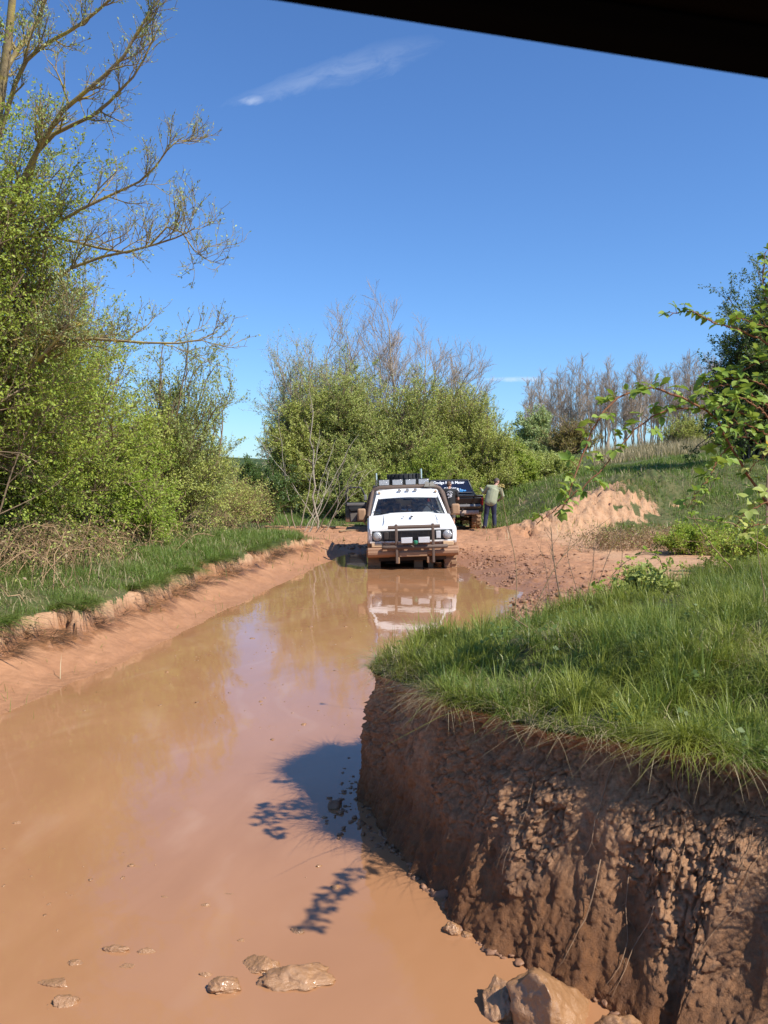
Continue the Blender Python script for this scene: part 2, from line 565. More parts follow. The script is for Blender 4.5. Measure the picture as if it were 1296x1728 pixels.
n = NT("ground")
v = n.coord('Object')
big = n.noise(v, 0.8, 5, 0.6); mid = n.noise(v, 5.0, 6, 0.65); fine = n.noise(v, 26, 6, 0.7)
mud = n.mix(n.ramp(mid, [(0.3, 0.0), (0.7, 1.0)]), (0.34, 0.165, 0.080), (0.48, 0.245, 0.125))
sand = n.mix(n.ramp(mid, [(0.3, 0.0), (0.72, 1.0)]), (0.40, 0.215, 0.112), (0.53, 0.325, 0.185))
wetc = n.mix(n.ramp(fine, [(0.3, 0.0), (0.7, 1.0)]), (0.19, 0.083, 0.037), (0.35, 0.165, 0.075))
grc = n.mix(n.ramp(mid, [(0.35, 0.0), (0.65, 1.0)]), (0.050, 0.075, 0.018), (0.13, 0.115, 0.045))
jag = n.math('MULTIPLY', n.math('SUBTRACT', fine, 0.5), 0.9)
dm = n.ramp(n.math('ADD', n.attr('dry'), jag), [(0.35, 0.0), (0.6, 1.0)])
wm = n.math('MULTIPLY', n.ramp(n.math('ADD', n.attr('wet'), n.math('MULTIPLY', jag, 0.6)), [(0.2, 0.0), (0.9, 1.0)]), 0.88)
gm = n.ramp(n.math('ADD', n.attr('grass'), jag), [(0.35, 0.0), (0.55, 1.0)])
c = n.mix(dm, mud, sand); c = n.mix(wm, c, wetc); c = n.mix(gm, c, grc)
crumb = n.node("ShaderNodeTexVoronoi"); crumb.inputs['Scale'].default_value = 11; n.lk(v, crumb.inputs['Vector'])
h = n.math('ADD', n.math('MULTIPLY', fine, 0.6), n.math('MULTIPLY', n.math('SUBTRACT', 0.6, crumb.outputs[0]), 0.7))
n.bump(h, 0.55, 0.035)
ro = n.math('SUBTRACT', 0.92, n.math('MULTIPLY', wm, 0.55))
M_GROUND = n.set(Base_Color=c, Roughness=ro, Specular_IOR_Level=0.35)
me = mesh_np("ground", np.stack([gx.ravel(), gy.ravel(), gzv], -1), [q], M_GROUND, {'grass': gg, 'dry': gd, 'wet': gw})
tag(link("ground", me), "red brown mud ground with grassed margins around a flooded track", kind='structure')

# water
n = NT("muddy_water")
v = n.coord('Object')
warp = n.noise(n.coord('Object', (0.55, 0.3, 1)), 1.3, 4, 0.55, 1.8)
swirl = n.node("ShaderNodeTexWave"); swirl.inputs['Scale'].default_value = 0.55; swirl.inputs['Distortion'].default_value = 14
swirl.inputs['Detail'].default_value = 3; swirl.inputs['Detail Scale'].default_value = 0.8; n.lk(v, swirl.inputs['Vector'])
streak = n.math('MULTIPLY', n.ramp(swirl.outputs[1], [(0.80, 0.0), (1.0, 1.0)]), n.ramp(warp, [(0.45, 0.0), (0.7, 0.30)]))
c = n.mix(n.ramp(warp, [(0.3, 0.0), (0.7, 1.0)]), (0.352, 0.170, 0.078), (0.41, 0.205, 0.10))
c = n.mix(streak, c, (0.47, 0.29, 0.18))
n.bump(n.math('ADD', n.noise(n.coord('Object', (1, 0.55, 1)), 2.2, 3, 0.5), n.math('MULTIPLY', n.noise(v, 22, 2), 0.03)), 0.035, 0.10)
M_WATER = n.set(Base_Color=c, Roughness=0.035, IOR=1.36, Specular_IOR_Level=0.55)
wx, wy = np.meshgrid(np.linspace(-7, 4.6, 30), np.linspace(-6, 24.2, 60))
ii = np.arange(wx.size).reshape(wx.shape)
q = np.stack([ii[:-1, :-1], ii[:-1, 1:], ii[1:, 1:], ii[1:, :-1]], -1).reshape(-1, 4)
me = mesh_np("muddy_water", np.stack([wx.ravel(), wy.ravel(), np.zeros(wx.size)], -1), [q], M_WATER)
tag(link("muddy_water", me), "still brown muddy water filling the rutted track", kind='structure')

# ------------------------------------------------------------------ the undercut bank in the right foreground
LIP = np.array([  # x, y, top z, toe offset, steepness (0 gentle .. 1 cliff)
    (2.75, -2.5, .95, .45, 1), (2.5, 0.6, .95, .45, 1), (2.1, 2.2, .93, .5, 1), (1.86, 3.30, .91, .80, 1), (1.50, 3.66, .905, .72, 1),
    (1.12, 3.88, .90, .60, 1), (.75, 4.14, .89, .44, 1), (.33, 4.72, .87, .27, 1), (.09, 5.3, .84, .17, 1), (-.06, 5.62, .82, .08, 1),
    (.02, 5.80, .82, .10, 1), (.34, 6.12, .85, .30, .8), (.9, 6.75, .90, .8, .3), (1.8, 7.5, .96, 1.2, .1), (2.8, 8.4, 1.04, 1.5, 0), (4.2, 9.6, 1.13, 1.8, 0),
    (6.5, 11.0, 1.2, 2.0, 0), (10, 12.3, 1.2, 2.2, 0), (17, 13, 1.2, 2.2, 0), (26, 12, 1.2, 2.2, 0)])
d = np.concatenate([[0], np.cumsum(np.hypot(*np.diff(LIP[:, :2], axis=0).T))])
fine_s = []
for k in range(len(d) - 1):
    mid_p = (LIP[k, :2] + LIP[k + 1, :2]) / 2
    step = 0.0065 if 2.3 < mid_p[1] < 6.3 and mid_p[0] < 1.9 else (0.04 if mid_p[1] < 8 else 0.12)
    if mid_p[1] < 1.6: step = 0.1
    fine_s.append(np.arange(d[k], d[k + 1], step))
ls = np.concatenate(fine_s)


def smooth_interp(s, col):
    a = np.interp(s, d, LIP[:, col])
    return (np.interp(s - .08, d, LIP[:, col]) + np.interp(s - .04, d, LIP[:, col]) + a + np.interp(s + .04, d, LIP[:, col]) + np.interp(s + .08, d, LIP[:, col])) / 5


lx, ly, lz, lo, lst = [smooth_interp(ls, k) for k in range(5)]
tx, ty = np.gradient(lx), np.gradient(ly)
ker = np.ones(15) / 15
nx0, ny0 = -ty / np.hypot(tx, ty), tx / np.hypot(tx, ty)          # to the left of travel = towards the water
nx0 = np.convolve(np.pad(nx0, 7, 'edge'), ker, 'valid'); ny0 = np.convolve(np.pad(ny0, 7, 'edge'), ker, 'valid')
wob = 0.055 * fbm(ls * 2.6, 0, 0, 3, 51) + 0.045 * fbm(ls * 8.0, 0, 0, 3, 52)
lx = lx + nx0 * wob; ly = ly + ny0 * wob
ls_n = len(ls)
NF = 200
t = np.linspace(0, 1, NF)[None, :]
ztoe = -0.32
Z = ztoe + (lz[:, None] - ztoe) * t
cliff_off = np.interp(t[0], [0, .27, .45, .62, .74, .84, .91, .96, 1.0], [1.3, 1.0, .62, .42, .26, .0, -.16, -.07, .05])[None, :]
gentle = (1 - t) ** 1.3
off = lo[:, None] * (lst[:, None] * cliff_off + (1 - lst[:, None]) * gentle * 1.1)
X = lx[:, None] + nx0[:, None] * off; Y = ly[:, None] + ny0[:, None] * off
# clods, runnels, roots holes
Sg = np.repeat(ls[:, None], NF, 1)
low = fbm(Sg * 1.4, Z * 1.7, 0.0, 4, 31)
runn = fbm(Sg * 5.5 + low * 1.2, Z * 1.1, 0.0, 3, 33)
wq = 0.45 * fbm(X * 9, Y * 9, Z * 9, 3, 44); wr = 0.45 * fbm(X * 9 + 7, Y * 9, Z * 9, 3, 45)
d1, s1, i1 = voronoi(X * 16 + wq * 1.6, Y * 16 + wr * 1.6, Z * 15 + wq * 1.6, 5)
d2, s2, i2 = voronoi(X * 36 + wq * 2, Y * 36 + wr * 2, Z * 36 - wr * 2, 8)
d3, s3, i3 = voronoi(X * 75, Y * 75, Z * 75, 12)
clodmask = sm(-.16, .20, fbm(Sg * 2.3 + 4, Z * 2.0, 0, 6, 41, .62) + 0.35 * sm(.1, .55, Z) - .10) * sm(.06, .40, Z + 0.25 * low) * sm(.985, .93, t)
sh = sm(0.55, 0.95, lst)[:, None]
dome = lambda q, r: np.sqrt(np.clip(1 - (q / r) ** 2, 0, 1))
blk = lambda f1, f2, w: sm(0.0, w, f2 - f1)
disp = 0.085 * low + 0.055 * runn * sm(1, .8, t) + clodmask * (0.026 * (i1 - .35) * blk(d1, s1, .4) + 0.030 * (i2 - .35) * blk(d2, s2, .4) + 0.017 * (i3 - .3) * blk(d3, s3, .4)
                                                               + 0.060 * fbm(X * 12, Y * 12, Z * 12, 6, 63, .66) + .012)
disp = disp + (1 - clodmask) * (0.016 * fbm(X * 25, Y * 25, Z * 9, 5, 61, .6) + 0.040 * np.abs(fbm(X * 6, Y * 6, Z * 3.5, 5, 64, .6)) + 0.010 * (i2 > .72) * dome(d2, .7))
crack = np.clip(0.10 - (s1 - d1), 0, 0.10) * clodmask * 0.30
disp = (disp - crack) * sh * sm(1.0, .96, t) + (1 - sh) * 0.02 * low
X = X + nx0[:, None] * disp; Y = Y + ny0[:, None] * disp
Z = Z + sh * clodmask * 0.018 * (i1 - .5)
# the top, from the lip to a spine inland
SPI = np.array([(7, 3.0, 1.1), (6.6, 3.4, 1.1), (6.2, 3.8, 1.12), (5.7, 4.2, 1.13), (5.2, 4.6, 1.14), (4.6, 5.0, 1.14), (3.9, 5.3, 1.13), (3.0, 5.5, 1.1), (2.3, 5.65, 1.06), (1.95, 5.7, 1.04),
                (1.9, 5.72, 1.04), (2.1, 5.68, 1.05), (2.6, 5.58, 1.08), (3.4, 5.42, 1.12), (4.3, 5.14, 1.14), (5.2, 4.6, 1.14), (6.4, 3.6, 1.11), (10, 3, 1.2), (17, 2, 1.4), (26, 2, 1.4)])
spx, spy, spz = [np.convolve(np.pad(np.interp(ls, d, SPI[:, k]), 10, 'edge'), np.ones(21) / 21, 'valid') for k in range(3)]
NTOP = 70
t2 = (np.linspace(0, 1, NTOP + 1)[1:] ** 1.5)[None, :]
XT = X[:, -1:] + (spx[:, None] - X[:, -1:]) * t2; YT = Y[:, -1:] + (spy[:, None] - Y[:, -1:]) * t2
ZT = lz[:, None] + (spz[:, None] - lz[:, None]) * sm(0, 1, t2 ** 0.7) + (0.13 * fbm(XT * 1.1, YT * 1.1, 0, 3, 71) + 0.05 * fbm(XT * 4, YT * 4, 0, 3, 72)) * sm(0, .10, t2)
BX, BY, BZ = np.concatenate([X, XT], 1), np.concatenate([Y, YT], 1), np.concatenate([Z, ZT], 1)
topm = np.concatenate([np.zeros_like(X) + sm(.965, 1.0, t) * 0.9, np.ones_like(XT)], 1)
topm[:, :NF] = np.maximum(topm[:, :NF], (1 - lst)[:, None] * sm(.15, .5, t))
clm = np.concatenate([clodmask * sh, np.zeros_like(XT)], 1)
nrow = BX.shape[1]
ii = np.arange(ls_n * nrow).reshape(ls_n, nrow)
q = np.stack([ii[:-1, :-1], ii[:-1, 1:], ii[1:, 1:], ii[1:, :-1]], -1).reshape(-1, 4)
n = NT("bank_earth")
v = n.coord('Object')
mid = n.noise(v, 7, 6, 0.65); fine = n.noise(v, 45, 6, 0.7)
dryc = n.mix(n.ramp(fine, [(0.3, 0.0), (0.7, 1.0)]), (0.245, 0.116, 0.052), (0.50, 0.285, 0.155))
wetc = n.mix(n.ramp(mid, [(0.3, 0.0), (0.7, 1.0)]), (0.115, 0.044, 0.014), (0.225, 0.095, 0.032))  # damp earth, darkened further to paint shade on the smooth low face
grc = n.mix(n.ramp(mid, [(0.35, 0.0), (0.65, 1.0)]), (0.035, 0.05, 0.014), (0.085, 0.07, 0.03))
sp = n.node("ShaderNodeSeparateXYZ"); n.lk(v, sp.inputs[0])
hz = n.math('ADD', sp.outputs[2], n.math('MULTIPLY', n.math('SUBTRACT', mid, 0.5), 0.35))
wet_shade = n.math('MULTIPLY', n.ramp(n.math('MULTIPLY', hz, 1.0), [(0.18, 1.0), (0.62, 0.0)]), n.math('SUBTRACT', 1.0, n.math('MULTIPLY', n.attr('clod'), 0.75)))
c = n.mix(wet_shade, dryc, wetc)
gm = n.ramp(n.math('ADD', n.attr('top'), n.math('MULTIPLY', n.math('SUBTRACT', fine, 0.5), 0.8)), [(0.4, 0.0), (0.6, 1.0)])
c = n.mix(gm, c, grc)
n.bump(n.math('ADD', fine, n.math('MULTIPLY', n.noise(v, 150, 4, .7), 0.7)), 0.8, 0.012)
M_BANK = n.set(Base_Color=c, Roughness=n.math('SUBTRACT', 0.93, n.math('MULTIPLY', wet_shade, 0.42)), Specular_IOR_Level=0.35)
me = mesh_np("earth_bank", np.stack([BX.ravel(), BY.ravel(), BZ.ravel()], -1), [q], M_BANK, {'top': topm.ravel(), 'clod': clm.ravel()})
tag(link("earth_bank", me), "undercut bank of red earth with a grassed top beside the water", "bank", kind='structure')
FACE = (X, Y, Z, nx0, ny0, lst)

# distant wooded hills
n = NT("wooded_hill")
v = n.coord('Object')
f1 = n.noise(v, 0.05, 6, 0.7); f2 = n.noise(v, 0.006, 4, 0.5)
c = n.mix(n.ramp(f1, [(0.35, 0.0), (0.65, 1.0)]), (0.030, 0.055, 0.028), (0.085, 0.115, 0.055))
c = n.mix(n.ramp(f2, [(0.62, 0.0), (0.66, 1.0)]), c, (0.12, 0.15, 0.075))
M_HILL = n.set(Base_Color=c, Roughness=1.0, Specular_IOR_Level=0.0)
a = np.linspace(-75, 75, 260); rh = np.linspace(0, 1, 24)
A, H = np.meshgrid(np.radians(a), rh)
rad = 1150 + 650 * H
prof = 20 + 11 * fbm(a * 0.045, 0, 0, 4, 77) + 20 * np.exp(-((a + 11) / 9) ** 2) - 10 * sm(0, 12, a)
HZ = prof[None, :] * np.sin(H * np.pi * 0.5) ** 1.2 + 2.4 * fbm(A * 160, H * 30, 0, 3, 79) * H - 3 * (1 - H)
ii = np.arange(A.size).reshape(A.shape)
q = np.stack([ii[:-1, :-1], ii[:-1, 1:], ii[1:, 1:], ii[1:, :-1]], -1).reshape(-1, 4)
me = mesh_np("hills", np.stack([(rad * np.sin(A)).ravel(), (rad * np.cos(A)).ravel(), HZ.ravel()], -1), [q], M_HILL)
tag(link("hills", me), "low wooded hills on the horizon", kind='structure')

# ------------------------------------------------------------------ plants
M_LEAF_A = leaf_mat("hawthorn_leaf", (0.215, 0.295, 0.039), (0.318, 0.415, 0.055), (0.483, 0.529, 0.087), 0.38)
M_LEAF_Y = leaf_mat("fresh_yellow_leaf", (0.203, 0.304, 0.029), (0.275, 0.377, 0.036), (0.392, 0.478, 0.072), 0.42)
M_LEAF_W = leaf_mat("willow_leaf", (0.239, 0.287, 0.080), (0.319, 0.375, 0.109), (0.415, 0.462, 0.160), 0.35)
M_LEAF_O = leaf_mat("olive_leaf", (0.314, 0.358, 0.073), (0.444, 0.479, 0.103), (0.558, 0.568, 0.156), 0.35)
M_LEAF_G = leaf_mat("mid_green_leaf", (0.266, 0.323, 0.079), (0.391, 0.445, 0.112), (0.551, 0.552, 0.161), 0.35)
M_LEAF_D = leaf_mat("dark_green_leaf", (0.043, 0.086, 0.019), (0.068, 0.124, 0.028), (0.107, 0.173, 0.038), 0.28)
M_LEAF_S = leaf_mat("grey_green_leaf", (0.249, 0.317, 0.117), (0.352, 0.429, 0.156), (0.440, 0.517, 0.207), 0.3)
M_LEAF_R = leaf_mat("rusty_leaf", (0.189, 0.145, 0.043), (0.290, 0.196, 0.058), (0.232, 0.217, 0.065), 0.3)
M_LEAF_B = leaf_mat("bramble_leaf", (0.145, 0.246, 0.036), (0.232, 0.348, 0.051), (0.348, 0.450, 0.087), 0.42)
M_DRY = leaf_mat("dry_leaf", (0.20, 0.12, 0.06), (0.30, 0.20, 0.11), (0.38, 0.28, 0.16), 0.2)
M_GRASS = leaf_mat("grass_blade", (0.079, 0.133, 0.023), (0.166, 0.231, 0.036), (0.359, 0.351, 0.101), 0.32, rough=0.42, patch=(0.27, 0.29, 0.045), pscale=2.3)
M_GRASS_F = leaf_mat("rough_grass_blade", (0.092, 0.167, 0.028), (0.157, 0.254, 0.042), (0.313, 0.313, 0.090), 0.35, patch=(0.19, 0.25, 0.055), pscale=1.1)
M_STRAW = leaf_mat("straw", (0.33, 0.25, 0.13), (0.42, 0.33, 0.18), (0.50, 0.41, 0.25), 0.2)
M_BARK = bark_mat("grey_brown_bark", (0.13, 0.095, 0.06), (0.24, 0.185, 0.125))
M_BARK_Y = bark_mat("lichen_bark", (0.20, 0.15, 0.08), (0.33, 0.26, 0.15), (0.40, 0.31, 0.07))
M_BARK_P = bark_mat("pale_bark", (0.30, 0.25, 0.18), (0.45, 0.39, 0.29))
M_TWIG = bark_mat("twig_bark", (0.17, 0.115, 0.07), (0.30, 0.215, 0.135))
M_TWIG_G = bark_mat("grey_twig_bark", (0.32, 0.235, 0.165), (0.45, 0.355, 0.265))
M_CANE = bark_mat("dry_cane", (0.28, 0.17, 0.085), (0.44, 0.30, 0.165))
M_CANE_R = bark_mat("red_cane", (0.20, 0.075, 0.045), (0.27, 0.13, 0.06))


def bezier(a, c, b, n):
    t = np.linspace(0, 1, n)[None, :, None]
    return (1 - t) ** 2 * a[:, None] + 2 * t * (1 - t) * c[:, None] + t * t * b[:, None]


def bush(seed, name, label, cat, c, rx, ry, h, stems=50, m1=8, m2=6, per=12, size=0.05, leaf=None, bark=None, lean=(0, 0), low=0.0, clump=0.0, clump_s=1.2,
         twig=0.3, r0=0.03, rmin=0.004, bare_top=0.0, group=None, width=0.55, arch=0.2, floor=0.12, spread=0.95, up=0.12, wob=0.18):
    """a multi-stemmed shrub: stems fan out to fill an uneven dome, twigs on the stems, leaves on the twigs"""
    rng = np.random.default_rng(seed)
    c = np.asarray(c, float)
    rx *= 1.12; ry *= 1.12; h *= 1.2
    dz = np.clip(low + (1 - low) * rng.random(stems) ** 0.75, 0, 1); da = rng.uniform(0, 2 * np.pi, stems); dh = np.sqrt(1 - dz ** 2)
    d = np.stack([np.cos(da) * dh, np.sin(da) * dh, dz], -1)
    bump = 1 + 0.30 * vnoise(d[:, 0] * 2.2 + seed, d[:, 1] * 2.2, d[:, 2] * 2.2, seed)
    rad = (rng.uniform(0.2, 1, stems) ** 0.4) * bump
    tgt = d * rad[:, None] * np.array([rx, ry, h])
    tgt[:, 2] = np.maximum(tgt[:, 2], floor * h * rng.random(stems))
    tgt[:, 0] += lean[0] * tgt[:, 2] / h; tgt[:, 1] += lean[1] * tgt[:, 2] / h
    base = np.stack([rng.normal(size=stems) * 0.22 * rx, rng.normal(size=stems) * 0.22 * ry, np.zeros(stems)], -1)
    base[:, 2] = -0.25
    ctl = base + (tgt - base) * 0.5; ctl[:, 2] += arch * h * rng.uniform(0.3, 1.3, stems); ctl[:, :2] += rng.normal(size=(stems, 2)) * 0.12 * rx
    P0 = bezier(base, ctl, tgt, 8)
    P0[:, 1:] += rng.normal(size=P0[:, 1:].shape) * 0.02 * rx
    R0 = r0 * rng.uniform(0.5, 1.1, (stems, 1)) * np.linspace(1, 0.35, 8)[None]
    S = (rx + ry + h) / 3
    P1, R1 = branch(rng, P0, R0, m1, 0.22, 1.0, (0.35, 1.0), (0.22 * S * twig / 0.3, 0.42 * S * twig / 0.3), 6, up, wob, 0.6, rmin)
    P2, R2 = branch(rng, P1, R1, m2, 0.15, 1.0, (0.35, 1.1), (0.09 * S * twig / 0.3, 0.22 * S * twig / 0.3), 4, up * 0.8, wob, 0.6, rmin * 0.75)
    o = empty(name, c, label, cat, group)
    T = Soup(); add_tubes(T, P0, R0, 5, rng); add_tubes(T, P1, R1, 4, rng); add_tubes(T, P2, R2, 3, rng)
    T.build("stems", bark, o)
    if per > 0:
        L = Soup()
        off = rng.random(3) * 50

        def keep(p):
            q = fbm((p[:, 0] + off[0]) * clump_s, (p[:, 1] + off[1]) * clump_s, (p[:, 2] + off[2]) * clump_s, 2, seed)
            k = q > -0.55 + clump
            if bare_top: k &= rng.random(len(p)) > bare_top * sm(0.45, 0.95, p[:, 2] / h)
            return k & (p[:, 2] > 0.02)
        leaves_on(L, rng, P2, per, size, 0.1, size * 0.5, spread, keep, width=width, flat=.7)
        leaves_on(L, rng, P1, max(2, per // 2), size, 0.4, size * 0.5, spread, keep, width=width, flat=.7)
        L.build("foliage", leaf, o)
    return o


def on_ground(px, d, dz=0.0):
    x = (px - 648) / FPX * d
    return np.array([x, d, float(gz(x, d)[0]) + dz])


# ---- left side, from the near end of the bank to the far end
LH = "hedge shrubs along the left bank"
bush(101, "hawthorn_bush", "tallest leafy green hawthorn bush at the left edge, reaching up under bare branches", "bush", (-6.6, 11.9, .7), 1.8, 2.0, 6.7, 230, 9, 6, 19, 0.046,
     M_LEAF_A, M_TWIG, clump=0.12, r0=0.03, group=LH, low=.12, lean=(.62, -.2))
bush(102, "hawthorn_bush", "dense leafy hawthorn bush with mid green leaves behind the dry bramble tangle", "bush", (-6.3, 14.9, .75), 1.6, 1.9, 4.0, 150, 9, 6, 18, 0.046,
     M_LEAF_A, M_TWIG, clump=0.14, r0=0.025, group=LH, low=.1, lean=(.6, -.1))
bush(103, "hawthorn_bush", "low bright yellow green hawthorn shrub halfway along the left bank", "bush", (-5.25, 17.2, .75), 1.1, 1.2, 2.1, 90, 8, 6, 12, 0.05,
     M_LEAF_Y, M_TWIG, clump=0.22, r0=0.02, group=LH)
bush(104, "willow_bush", "open willow bush with pale silvery green leaves leaning out over the left bank", "bush", (-5.3, 21.0, .8), 1.5, 1.5, 3.7, 75, 8, 6, 9, 0.065,
     M_LEAF_W, M_TWIG, lean=(1.0, -.2), r0=0.03, clump=0.2, width=0.4, up=0.4, group=LH)
bush(105, "shrub", "olive green twiggy shrub below the pale willow bush", "bush", (-5.4, 20.3, .8), 1.5, 1.4, 2.6, 100, 8, 6, 10, 0.05,
     M_LEAF_O, M_TWIG, clump=0.18, r0=0.02, group=LH)
bush(106, "hawthorn_bush", "tall mid green hawthorn bush between the bare lichened tree and the willow", "bush", (-7.2, 18.0, .9), 1.9, 1.9, 4.9, 125, 8, 6, 13, 0.05,
     M_LEAF_G, M_TWIG, clump=0.24, r0=0.03, group=LH)
bush(107, "scrub", "low straw tinged scrub at the foot of the olive shrub", "bush", (-4.6, 24.5, .75), 1.5, 1.9, 1.45, 90, 7, 4, 4, 0.05,
     M_LEAF_O, M_CANE, clump=0.1, r0=0.012, group=LH)
bush(108, "shrub", "rounded dark green shrub at the far end of the left bank", "bush", (-4.3, 30.5, .65), 1.05, 1.1, 1.75, 60, 8, 6, 10, 0.07,
     M_LEAF_D, M_TWIG, clump=0.05, r0=0.02, group=LH)
bush(109, "shrub", "yellowish green shrub on the skyline beside the rounded dark shrub", "bush", (-6.6, 32.5, .75), 1.7, 1.3, 1.75, 60, 7, 5, 6, 0.07,
     M_LEAF_O, M_TWIG, clump=0.1, r0=0.02, group=LH)


def bramble_tangle(seed, name, label, centres, n, leafp, green, hmax, reach, group=None):
    """dry arching canes heaped over one another"""
    rng = np.random.default_rng(seed)
    ci = rng.integers(0, len(centres), n)
    b = np.array(centres)[ci] + np.concatenate([rng.normal(size=(n, 2)) * 0.45, np.zeros((n, 1))], 1)
    b[:, 2] = gz(b[:, 0], b[:, 1]) - 0.05
    a = rng.uniform(0, 2 * np.pi, n); L = rng.uniform(0.4, 1, n) * reach
    tip = b + np.stack([np.cos(a) * L, np.sin(a) * L * 1.2, rng.uniform(0.0, .75, n) * hmax], -1)
    tip[:, 2] = np.maximum(tip[:, 2], gz(tip[:, 0], tip[:, 1]) + .05)
    ctl = (b + tip) / 2; ctl[:, 2] = b[:, 2] + hmax * rng.uniform(0.5, 1.7, n)
    P = bezier(b, ctl, tip, 9); P[:, 1:] += rng.normal(size=P[:, 1:].shape) * 0.025
    org = np.array([P[:, 0, 0].mean(), P[:, 0, 1].mean(), P[:, 0, 2].min()])
    P -= org
    Rr = rng.uniform(.004, .010, (n, 1)) * np.linspace(1, .5, 9)[None]
    P1, R1 = branch(rng, P, Rr, 6, 0.2, 1, (.5, 1.2), (.15, .5), 5, 0.1, .25, .6, .003, grav=.1)
    o = empty(name, org, label, "bramble", group)
    T = Soup(); add_tubes(T, P, Rr, 4, rng); add_tubes(T, P1, R1, 3, rng); T.build("canes", M_CANE, o)
    Lf = Soup(); leaves_on(Lf, rng, P1, leafp, 0.05, 0.1, 0.03, 1.0); Lf.build("dry_leaves", M_DRY, o)
    if green:
        Lf = Soup(); leaves_on(Lf, rng, P1, green, 0.045, 0.1, 0.04, 1.0); Lf.build("green_leaves", M_LEAF_G, o)
    return o


bramble_tangle(121, "dry_bramble", "dry brown bramble tangle in front of the hawthorn at the left edge", [(-5.35, 11.4, 0), (-5.1, 12.8, 0), (-5.5, 10.6, 0), (-5.9, 9.9, 0), (-5.2, 13.6, 0)], 240, 2, 2, 0.8, 1.0)
bramble_tangle(122, "dry_bramble", "thin dry bramble tangle at the foot of the yellow green shrub", [(-5.0, 14.8, 0), (-4.9, 16.5, 0), (-4.85, 18.8, 0), (-4.6, 21.5, 0)], 110, 1, 4, 0.65, .9)

# ---- the big leafless tree leaning in from the left
rng = np.random.default_rng(7)
TREE_D = 12.5


def limb(pts, r0, r1, nn=12):
    """smooth limb through the points px, py, depth"""
    q = np.array([at(*p) for p in pts]); k = len(q)
    t = np.linspace(0, k - 1, nn); i = np.clip(t.astype(int), 0, k - 2); f = (t - i)[:, None]
    pad = np.concatenate([2 * q[:1] - q[1:2], q, 2 * q[-1:] - q[-2:-1]])
    a, b, c, e = pad[i], pad[i + 1], pad[i + 2], pad[i + 3]
    p = 0.5 * (2 * b + (c - a) * f + (2 * a - 5 * b + 4 * c - e) * f ** 2 + (3 * b - a - 3 * c + e) * f ** 3)
    return p, np.linspace(r0, r1, nn)


limbs = [
    limb([(-75, 1000, 13), (-60, 700, 12.8), (-35, 430, 12.6), (-5, 200, 12.4), (15, 60, 12.2), (30, -110, 12)], .15, .045),
    limb([(-60, 620, 12.7), (10, 520, 12.3), (70, 480, 12), (150, 440, 11.7), (235, 420, 11.4), (300, 400, 11.3), (328, 385, 11.2)], .055, .010),
    limb([(-50, 520, 12.6), (0, 400, 12.1), (40, 300, 11.7), (95, 200, 11.4), (150, 150, 11.2), (205, 100, 11), (240, 40, 10.9), (275, -10, 10.8)], .075, .015),
    limb([(-40, 470, 12.6), (30, 360, 12.0), (65, 250, 11.9), (115, 215, 11.7), (165, 190, 11.5), (205, 150, 11.4), (232, 120, 11.3), (262, 60, 11.2)], .065, .012),
    limb([(-20, 300, 12.5), (30, 130, 12.2), (70, 80, 12), (130, 45, 11.8), (185, 0, 11.7), (220, -40, 11.6)], .055, .02),
    limb([(-45, 540, 12.6), (40, 420, 12.2), (125, 360, 11.9), (185, 330, 11.8), (245, 300, 11.7), (285, 250, 11.6), (308, 232, 11.6)], .05, .009),
    limb([(-60, 700, 12.7), (20, 655, 12.2), (70, 605, 11.9), (115, 575, 11.7), (165, 572, 11.5), (235, 578, 11.3), (320, 578, 11.2), (362, 562, 11.2)], .06, .010),
    limb([(-10, 640, 12.4), (30, 640, 11.8), (75, 595, 11.5), (105, 562, 11.4), (125, 525, 11.3)], .05, .022),
    limb([(-40, 600, 12.5), (0, 578, 12), (60, 566, 11.6), (105, 560, 11.5)], .04, .022),
    limb([(-30, 430, 12.6), (60, 395, 12.2), (150, 415, 11.8), (235, 425, 11.6), (290, 380, 11.5), (330, 425, 11.5), (338, 420, 11.5)], .04, .008),
    limb([(-10, 230, 12.4), (10, 120, 12.7), (60, 40, 12.9), (90, -40, 13)], .07, .04),
]
LP = np.stack([l[0] for l in limbs]); LR = np.stack([l[1] for l in limbs]) * np.array([.85] + [.62] * (len(limbs) - 1))[:, None]
org = at(-75, 1000, 13); org[2] = float(gz(org[0], org[1])[0])
LP -= org; LP[0, 0] = (0, 0, -.2)
A1, B1 = branch(rng, LP[1:], LR[1:] * 1.1, 16, 0.12, 1.0, (.4, 1.0), (.3, .85), 8, 0.16, .15, .5, .006, .4)
A2, B2 = branch(rng, A1, B1, 6, 0.15, 1.0, (.4, 1.0), (.14, .48), 6, 0.28, .17, .6, .0042, .5)
A3, B3 = branch(rng, A2, B2, 3, 0.2, 1.0, (.4, 1.1), (.07, .26), 4, 0.3, .15, .7, .0032, .6)
o = empty("bare_tree", org, "big half leafless tree with yellow lichen on its limbs leaning in from the left edge", "tree")
T = Soup(); add_tubes(T, LP, LR, 8, rng); T.build("trunk", M_BARK_Y, o)
T = Soup(); add_tubes(T, A1, B1, 5, rng); add_tubes(T, A2, B2, 4, rng); add_tubes(T, A3, B3, 3, rng); T.build("branches", M_BARK_Y, o)
Lf = Soup()
leaves_on(Lf, rng, A3, 4, 0.034, 0.4, 0.012, 0.7, lambda p: rng.random(len(p)) < 0.55, width=.45, flat=.5)
leaves_on(Lf, rng, A2, 5, 0.04, 0.3, 0.012, 0.6, lambda p: (fbm(p[:, 0] * 1.1, p[:, 1] * 1.1, p[:, 2] * 1.1, 2, 5) > 0.02) | (rng.random(len(p)) < 0.15), width=.5)
Lf.build("buds", M_LEAF_S, o)

